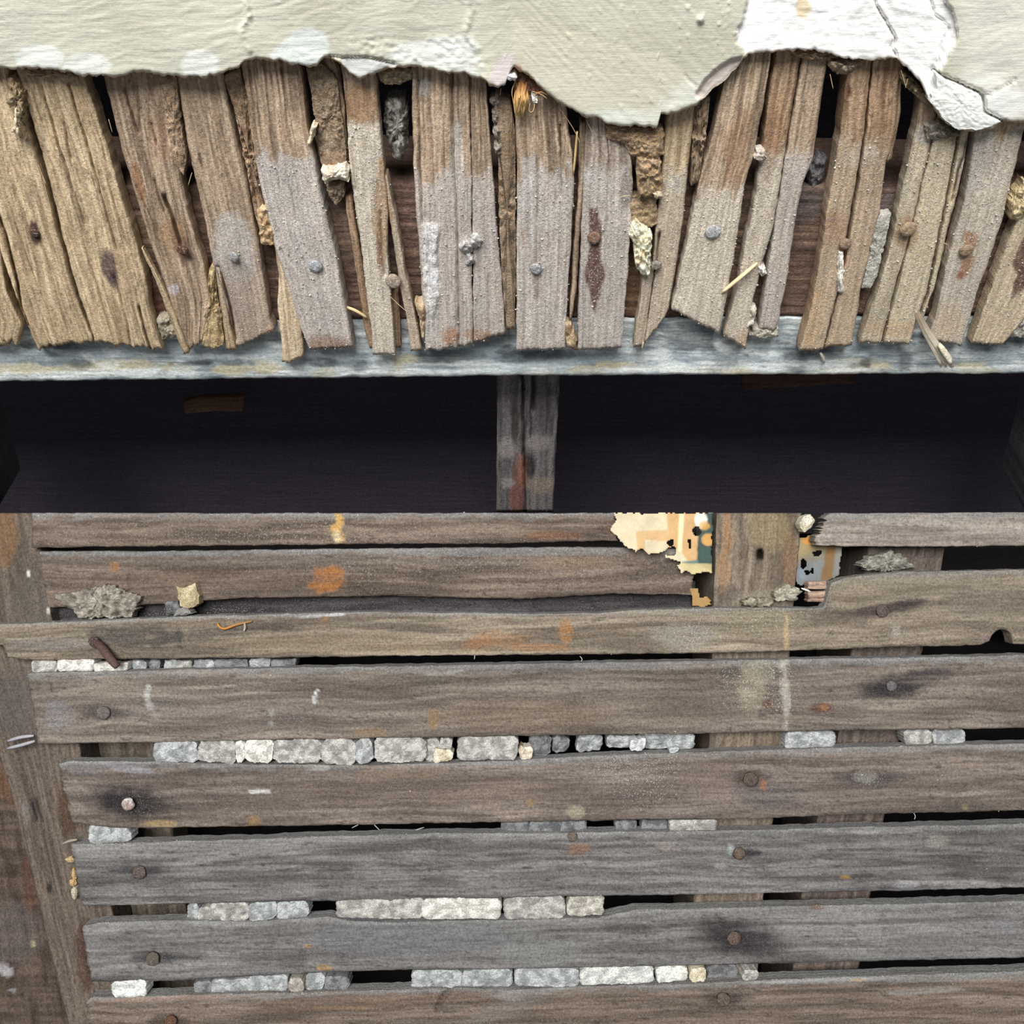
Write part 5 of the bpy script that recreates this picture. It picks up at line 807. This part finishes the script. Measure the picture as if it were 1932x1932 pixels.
# ---- plaster lumps squeezed through the gaps between the wall laths
edges = {'2b': [(0, 1217), (14, 1240), (60, 1245), (560, 1240), (1000, 1236), (1400, 1231)], '3t': [(52, 1270), (400, 1262), (800, 1256), (1400, 1246), (1932, 1236)], '3b': [(73, 1404), (480, 1396), (980, 1388), (1600, 1378), (1932, 1373)], '4t': [(112, 1440), (290, 1437), (480, 1442), (700, 1444), (980, 1434), (1150, 1424), (1400, 1416), (1932, 1402)],
         '4b': [(135, 1552), (210, 1562), (480, 1559), (960, 1551), (1400, 1545), (1932, 1529)], '5t': [(133, 1592), (320, 1587), (600, 1578), (960, 1572), (1400, 1566), (1932, 1555)], '5b': [(155, 1709), (560, 1700), (960, 1693), (1450, 1685), (1932, 1675)], '6t': [(155, 1745), (320, 1736), (480, 1739), (560, 1733), (620, 1729), (660, 1737), (960, 1735), (1130, 1731), (1200, 1716), (1932, 1699)],
         '6b': [(172, 1852), (420, 1845), (590, 1835), (960, 1828), (1450, 1818), (1932, 1806)], '7t': [(163, 1885), (480, 1874), (900, 1864), (1100, 1861), (1480, 1847), (1932, 1832)]}
def ey(k, x): p = np.array(edges[k], float); return float(np.interp(x, p[:, 0], p[:, 1]))
PG = ((142, 140, 136), (190, 187, 181)); PW = ((186, 182, 174), (230, 227, 219)); PD = ((92, 93, 95), (136, 137, 139)); PY = ((196, 184, 156), (230, 221, 198)); PB = ((138, 141, 142), (184, 187, 187))
GAPN = {'2': 'under the long lath with the knot hole', '3': 'under the lath with two chalk marks', '4': 'above the furrowed lath', '5': 'under the furrowed lath', '6': 'above the lowest lath'}
LUMPS = []
def lump(g, x0, x1, c, label=None, h=-0.002, dome=0.0016, top=0.0, bot=0.0, rough=0.0010, group=None, kindw='plaster lump', th=0.008):
    u = g + 'b'; l = str(int(g) + 1) + 't'
    ya0, ya1, yb0, yb1 = ey(u, x0) - 2, ey(u, x1) - 2, ey(l, x0) + 1, ey(l, x1) + 1
    H0 = yb0 - ya0
    rj = random.Random(int(x0 * 3)); ya0 += rj.uniform(0, 0.1) * H0; ya1 += rj.uniform(0, 0.1) * H0; yb0 -= rj.uniform(0, 0.12) * H0; yb1 -= rj.uniform(0, 0.12) * H0
    if top: ya0 += H0 * top; ya1 += H0 * top
    if bot: yb0 -= H0 * bot; yb1 -= H0 * bot
    o = blob('plaster_lump', B, rrect(x0 + 0.5, x1 - 0.5, ya0, yb0, ya1, yb1, 0.18, int(x0)), h - 0.0004, dome * 0.6, th, M_PLAS, tuple(min(255, 1.06 * q) for q in c[0]), tuple(min(255, 1.06 * q) for q in c[1]), rough=rough * 1.2, power=8, jag=2.4, dust=0.5, cscale=10)
    LUMPS.append((g, x0, o, label)); return tag(o, label, 'plaster lump', 'plaster lumps ' + GAPN[g])
# gap below row 2
lump('2', 58, 108, PG, 'grey plaster lump next to white lumps, beside the wide stud', h=-0.003)
lump('2', 108, 178, PW, 'bright white plaster lump touching the bent nail on its stud side', h=-0.001, dome=0.0022)
lump('2', 176, 242, PW, 'bright white plaster lump directly under the bent nail', h=-0.001, top=0.3)
for a, b, c in ((247, 276, PB), (282, 304, PD), (308, 334, PB), (332, 362, PG), (364, 404, PB), (404, 470, PD), (470, 512, PB), (512, 560, PD)): lump('2', a, b, c, h=-0.006, dome=0.002, top=0.15)
# gap below row 3
for a, b, c, w in ((288, 374, PB, None), (372, 446, PG, None), (444, 463, PW, None), (461, 515, PW, None), (514, 608, PG, None), (606, 672, PG, None), (671, 704, PB, None), (704, 806, PG, 'broad blotchy plaster lump beside a cream crumbled pair'), (862, 978, PG, 'broad plaster lump between a cream crumbled pair and an orange-tipped crumb')):
    lump('3', a, b, c, w, h=-0.0006 if a < 1000 else -0.004)
lump('3', 802, 830, PG, 'narrow plaster sliver next to the cream crumbled pair', h=-0.004)
lump('3', 818, 856, PY, 'lower crumb of the cream crumbled pair', h=-0.0012, top=0.45, dome=0.0025); lump('3', 828, 852, PG, 'upper crumb of the cream crumbled pair', h=-0.002, bot=0.5, dome=0.002)
lump('3', 978, 1006, ((178, 160, 136), (226, 216, 200)), 'orange-tipped plaster crumb between a broad lump and dark rubble', h=-0.001, top=0.4)
for a, b, c, tp, bt in ((996, 1040, PD, 0, 0.1), (1042, 1074, PD, 0, 0.2), (1088, 1136, PB, 0, 0.2), (1144, 1196, PB, 0.05, 0.25), (1212, 1312, PB, 0.0, 0.15)): lump('3', a, b, c, None, h=-0.006, top=tp, bot=bt, dome=0.003, rough=0.002, group='rubble above the grit-strewn lath')
lump('3', 1188, 1217, ((190, 190, 190), (226, 226, 226)), 'small pale pebble resting in front of the bluish rubble', h=0.001, top=0.2, bot=0.1, dome=0.003)
lump('3', 1262, 1282, ((176, 180, 182), (206, 208, 210)), 'tiny pale chip at the end of the bluish rubble', h=0.0, top=0.65, dome=0.001)
lump('3', 1480, 1577, PB, 'flat grey plaster block between the tan stud and the set-back stud', h=-0.003)
lump('3', 1706, 1760, PG, h=-0.004, label='speckled plaster block abutting the set-back stud'); lump('3', 1758, 1822, PB, h=-0.004, label='square-ended bluish plaster block past the set-back stud')
# gap below row 4
lump('4', 166, 247, PB, 'grey plaster lump by the stud above the furrowed lath', h=-0.0012)
for a, b, tp in ((945, 1000, 0.0), (996, 1060, 0.0), (1056, 1108, 0.0), (1160, 1200, 0), (1210, 1258, 0)): lump('4', a, b, PD, None, h=-0.005, top=tp, dome=0.002, group='dark lumps above the furrowed lath')
lump('4', 1262, 1354, PG, 'pale grainy plaster lump above the furrowed lath, past the dark lumps', h=-0.002)
# gap below row 5
lump('5', 353, 376, PB, h=-0.004); lump('5', 372, 400, PG, h=-0.002, top=0.2); lump('5', 396, 470, PG, h=-0.0014); lump('5', 468, 522, PB, h=-0.0014); lump('5', 520, 582, PB, h=-0.002)
lump('5', 632, 800, PG, 'long grey plaster lump under the furrowed lath, beside a square black hole', h=-0.001); lump('5', 796, 946, PW, 'long white plaster lump under the furrowed lath', h=-0.0008, dome=0.0022); lump('5', 949, 1067, PG, 'blotchy plaster lump after the long white one, under the furrowed lath', h=-0.001); lump('5', 1069, 1140, ((150, 146, 136), (196, 192, 182)), 'round-ended plaster block ending the row under the furrowed lath', h=-0.001)
# gap below row 6
lump('6', 210, 276, ((190, 194, 190), (232, 234, 228)), 'white plaster block alone by the stud above the lowest lath', h=-0.0004)
for a, b, c, tp in ((366, 400, PD, 0.2), (398, 470, PB, 0.1), (466, 543, PB, 0.0), (576, 612, PB, 0.0), (612, 660, PD, 0.2), (776, 872, PB, 0.0), (870, 966, PB, 0.0)): lump('6', a, b, c, h=-0.003, top=tp)
lump('6', 544, 574, ((150, 142, 134), (180, 172, 162)), 'brownish plaster chip under the round knot', h=0.0, top=0.25)
lump('6', 970, 1092, PB, 'blue-grey plaster block above the lowest lath, beside a white block', h=-0.0012); lump('6', 1094, 1236, ((180, 182, 178), (224, 226, 220)), 'long white plaster block above the lowest lath', h=-0.0008); lump('6', 1238, 1300, ((196, 196, 188), (232, 232, 224)), 'short white plaster block above the lowest lath', h=-0.0008); lump('6', 1300, 1332, PY, 'cream plaster crumb ending the white blocks above the lowest lath', h=-0.0012, top=0.2)
lump('6', 1334, 1392, PD, h=-0.006); lump('6', 1402, 1432, PG, 'small grey crumb lying on the lowest lath past the cream crumb', h=-0.001, top=0.35)
ORD = ['first', 'second', 'third', 'fourth', 'fifth', 'sixth', 'seventh', 'eighth', 'ninth', 'tenth', 'eleventh', 'twelfth', 'thirteenth', 'fourteenth', 'fifteenth', 'sixteenth', 'seventeenth', 'eighteenth', 'nineteenth', 'twentieth', 'twenty-first', 'twenty-second', 'twenty-third', 'twenty-fourth']
for g in GAPN:
    for i, (_, x, o, lb) in enumerate(sorted([q for q in LUMPS if q[0] == g], key=lambda q: q[1])):
        if lb is None: o['label'] = ORD[i] + ' plaster lump from the wide stud, ' + GAPN[g]
# lumps on the recessed laths
def lumpB(poly, c, h, dome, label, th=0.006, rough=0.0014, name='plaster_lump', cat='plaster lump', **k): return tag(blob(name, B, poly, h, dome, th, M_PLAS, c[0], c[1], rough=rough, **k), label, cat)
lumpB([(100, 1122), (140, 1118), (180, 1108), (212, 1104), (240, 1114), (264, 1124), (258, 1146), (250, 1164), (200, 1166), (150, 1166), (132, 1150), (112, 1134)], ((112, 106, 96), (160, 152, 138)), -0.0065, 0.003, 'wide crusty grey mortar lump resting on a lath by the stud', c3=(196, 190, 178), jag=6, power=5, rough=0.0022, cscale=7)
lumpB([(332, 1106), (350, 1110), (368, 1100), (374, 1124), (376, 1138), (358, 1148), (340, 1144), (336, 1120)], ((184, 168, 132), (214, 200, 164)), -0.004, 0.002, 'beige torn plaster scrap standing on the lath with the bent nail', rough=0.0008)
lumpB([(312, 1136), (336, 1134), (340, 1158), (312, 1162)], PD, -0.006, 0.002, 'dark crumb at the foot of the beige scrap'); lumpB([(334, 1148), (350, 1146), (364, 1158), (328, 1162)], PG, -0.003, 0.002, 'pale crumb at the foot of the beige scrap')
lumpB([(1508, 992), (1516, 974), (1530, 970), (1538, 984), (1528, 998), (1516, 1004)], ((226, 214, 186), (246, 238, 216)), 0.001, 0.003, 'cream plaster lump caught beside the splintered short lath')
lumpB([(1622, 1066), (1650, 1048), (1680, 1040), (1706, 1050), (1728, 1070), (1690, 1076), (1640, 1076)], ((118, 116, 106), (166, 164, 150)), -0.010, 0.004, 'heap of grey mortar crumbs below the splintered short lath', rough=0.0028, jag=6, c3=(196, 194, 182), cscale=6)
lumpB([(1470, 1112), (1500, 1106), (1512, 1118), (1500, 1134), (1470, 1132), (1456, 1122)], ((150, 146, 130), (196, 190, 172)), -0.004, 0.003, 'mortar crumb heap at the foot of the tan stud', rough=0.0028, jag=6, c3=(206, 200, 182), cscale=6)
lumpB([(1400, 1132), (1440, 1126), (1460, 1134), (1452, 1144), (1402, 1144)], ((130, 122, 106), (176, 168, 148)), -0.005, 0.002, 'low mortar crust along the foot of the tan stud', rough=0.0028, jag=6, c3=(196, 190, 170), cscale=6)
for i, (x, y, rx, ry) in enumerate(((132, 1622, 8, 4), (139, 1650, 5, 12), (138, 1664, 6, 7), (140, 1684, 7, 13))):
    lumpB([(x + rx * math.cos(a), y + ry * math.sin(a)) for a in np.linspace(0, 6.28, 9)[:-1]], ((188, 150, 92), (216, 188, 140)) if i < 3 else ((176, 164, 140), (206, 196, 172)), -0.006, 0.002, ('ochre plaster crumb', 'long ochre plaster crumb', 'tan plaster crumb', 'pale plaster crumb')[i] + ' beside the cut end of the furrowed lath', rough=0.0008)
# broken wood block at the split lath end
sb = bpy.data.objects.new('broken_lath_end', None); COL.objects.link(sb); sb.matrix_basis = Matrix.Translation(Vector(B.at(1545, 1150, -0.004))); FR['broken_lath_end'] = sb.matrix_basis.copy()
tag(sb, 'pinkish fresh-broken stump of wood in the split of the top edge', 'wood stump')
for i, (y0, y1, x0) in enumerate(((1098, 1112, 1524), (1116, 1128, 1526), (1129, 1136, 1524))):
    strip('wood_splinter', B, [(x0, y0), (1560, y0 - 1)], [(x0, y1), (1560, y1)], 0, -0.004, 0.006, M_WOOD, ((166, 140, 122), (196, 170, 152), (120, 92, 76)), sb, da=3, dc=2, rag0=4, rag1=0)
straw2 = tag(tube('straw', path(B, [(1512, 1110), (1522, 1113), (1530, 1117)], 0.001, 5), 0.0006, M_STRAW, (236, 226, 216), (206, 190, 176)), 'tiny white splinter poking from the broken wood stump', 'splinter')
def strawB(pts, h, r, c1, c2, label, cat, name='wood_splinter', n=8): return tag(tube(name, path(B, pts, h, n), r, M_STRAW, c1, c2, n=5), label, cat)
strawB([(15, 1398), (40, 1390), (64, 1388)], -0.001, 0.0011, (150, 150, 156), (166, 164, 168), 'upper grey splinter jutting over the wide stud', 'splinter')
strawB([(14, 1412), (40, 1406), (66, 1398)], -0.001, 0.0011, (140, 142, 150), (166, 164, 168), 'lower grey splinter jutting over the wide stud', 'splinter')
strawB([(410, 1176), (414, 1184), (424, 1188), (440, 1180), (456, 1176), (476, 1172)], 0.0012, 0.0008, (190, 130, 66), (150, 112, 70), 'curled amber strand stuck on a lath near the bent nail', 'strand', 'resin_strand', 14)
strawB([(461, 1174), (463, 1184), (460, 1191)], 0.0015, 0.0007, (150, 140, 128), (176, 168, 156), 'tiny upright splinter beside the curled amber strand', 'splinter')
strawB([(118, 1592), (132, 1586), (146, 1584)], -0.001, 0.0009, (140, 128, 116), (150, 138, 126), 'small splinter at the corner of the furrowed lath', 'splinter')
for pts in ([(664, 1562), (676, 1556)], [(706, 1556), (716, 1566)], [(784, 1566), (800, 1561)], [(1724, 1534), (1728, 1540), (1725, 1546)], [(896, 1236), (895, 1244)], [(1094, 1238), (1100, 1244), (1096, 1248)]):
    tag(tube('plaster_hair', path(B, pts, 0.0004, 6), 0.00022, M_STRAW, (196, 190, 176), (206, 200, 186), n=4), 'short pale hair hanging in a gap between the wall laths', 'hair', 'hairs in the wall gaps')

# ---- loose grit, too fine to count
grains('lime_grit', A, 'A', (176, 168, 158), (216, 210, 202), 'fine white lime grit stuck to the ceiling laths', 0.00015, 0.0006, 5)
grains('mortar_grit', B, 'B', (150, 144, 132), (206, 198, 180), 'fine mortar grit scattered over the wall laths', 0.00013, 0.0005, 6)
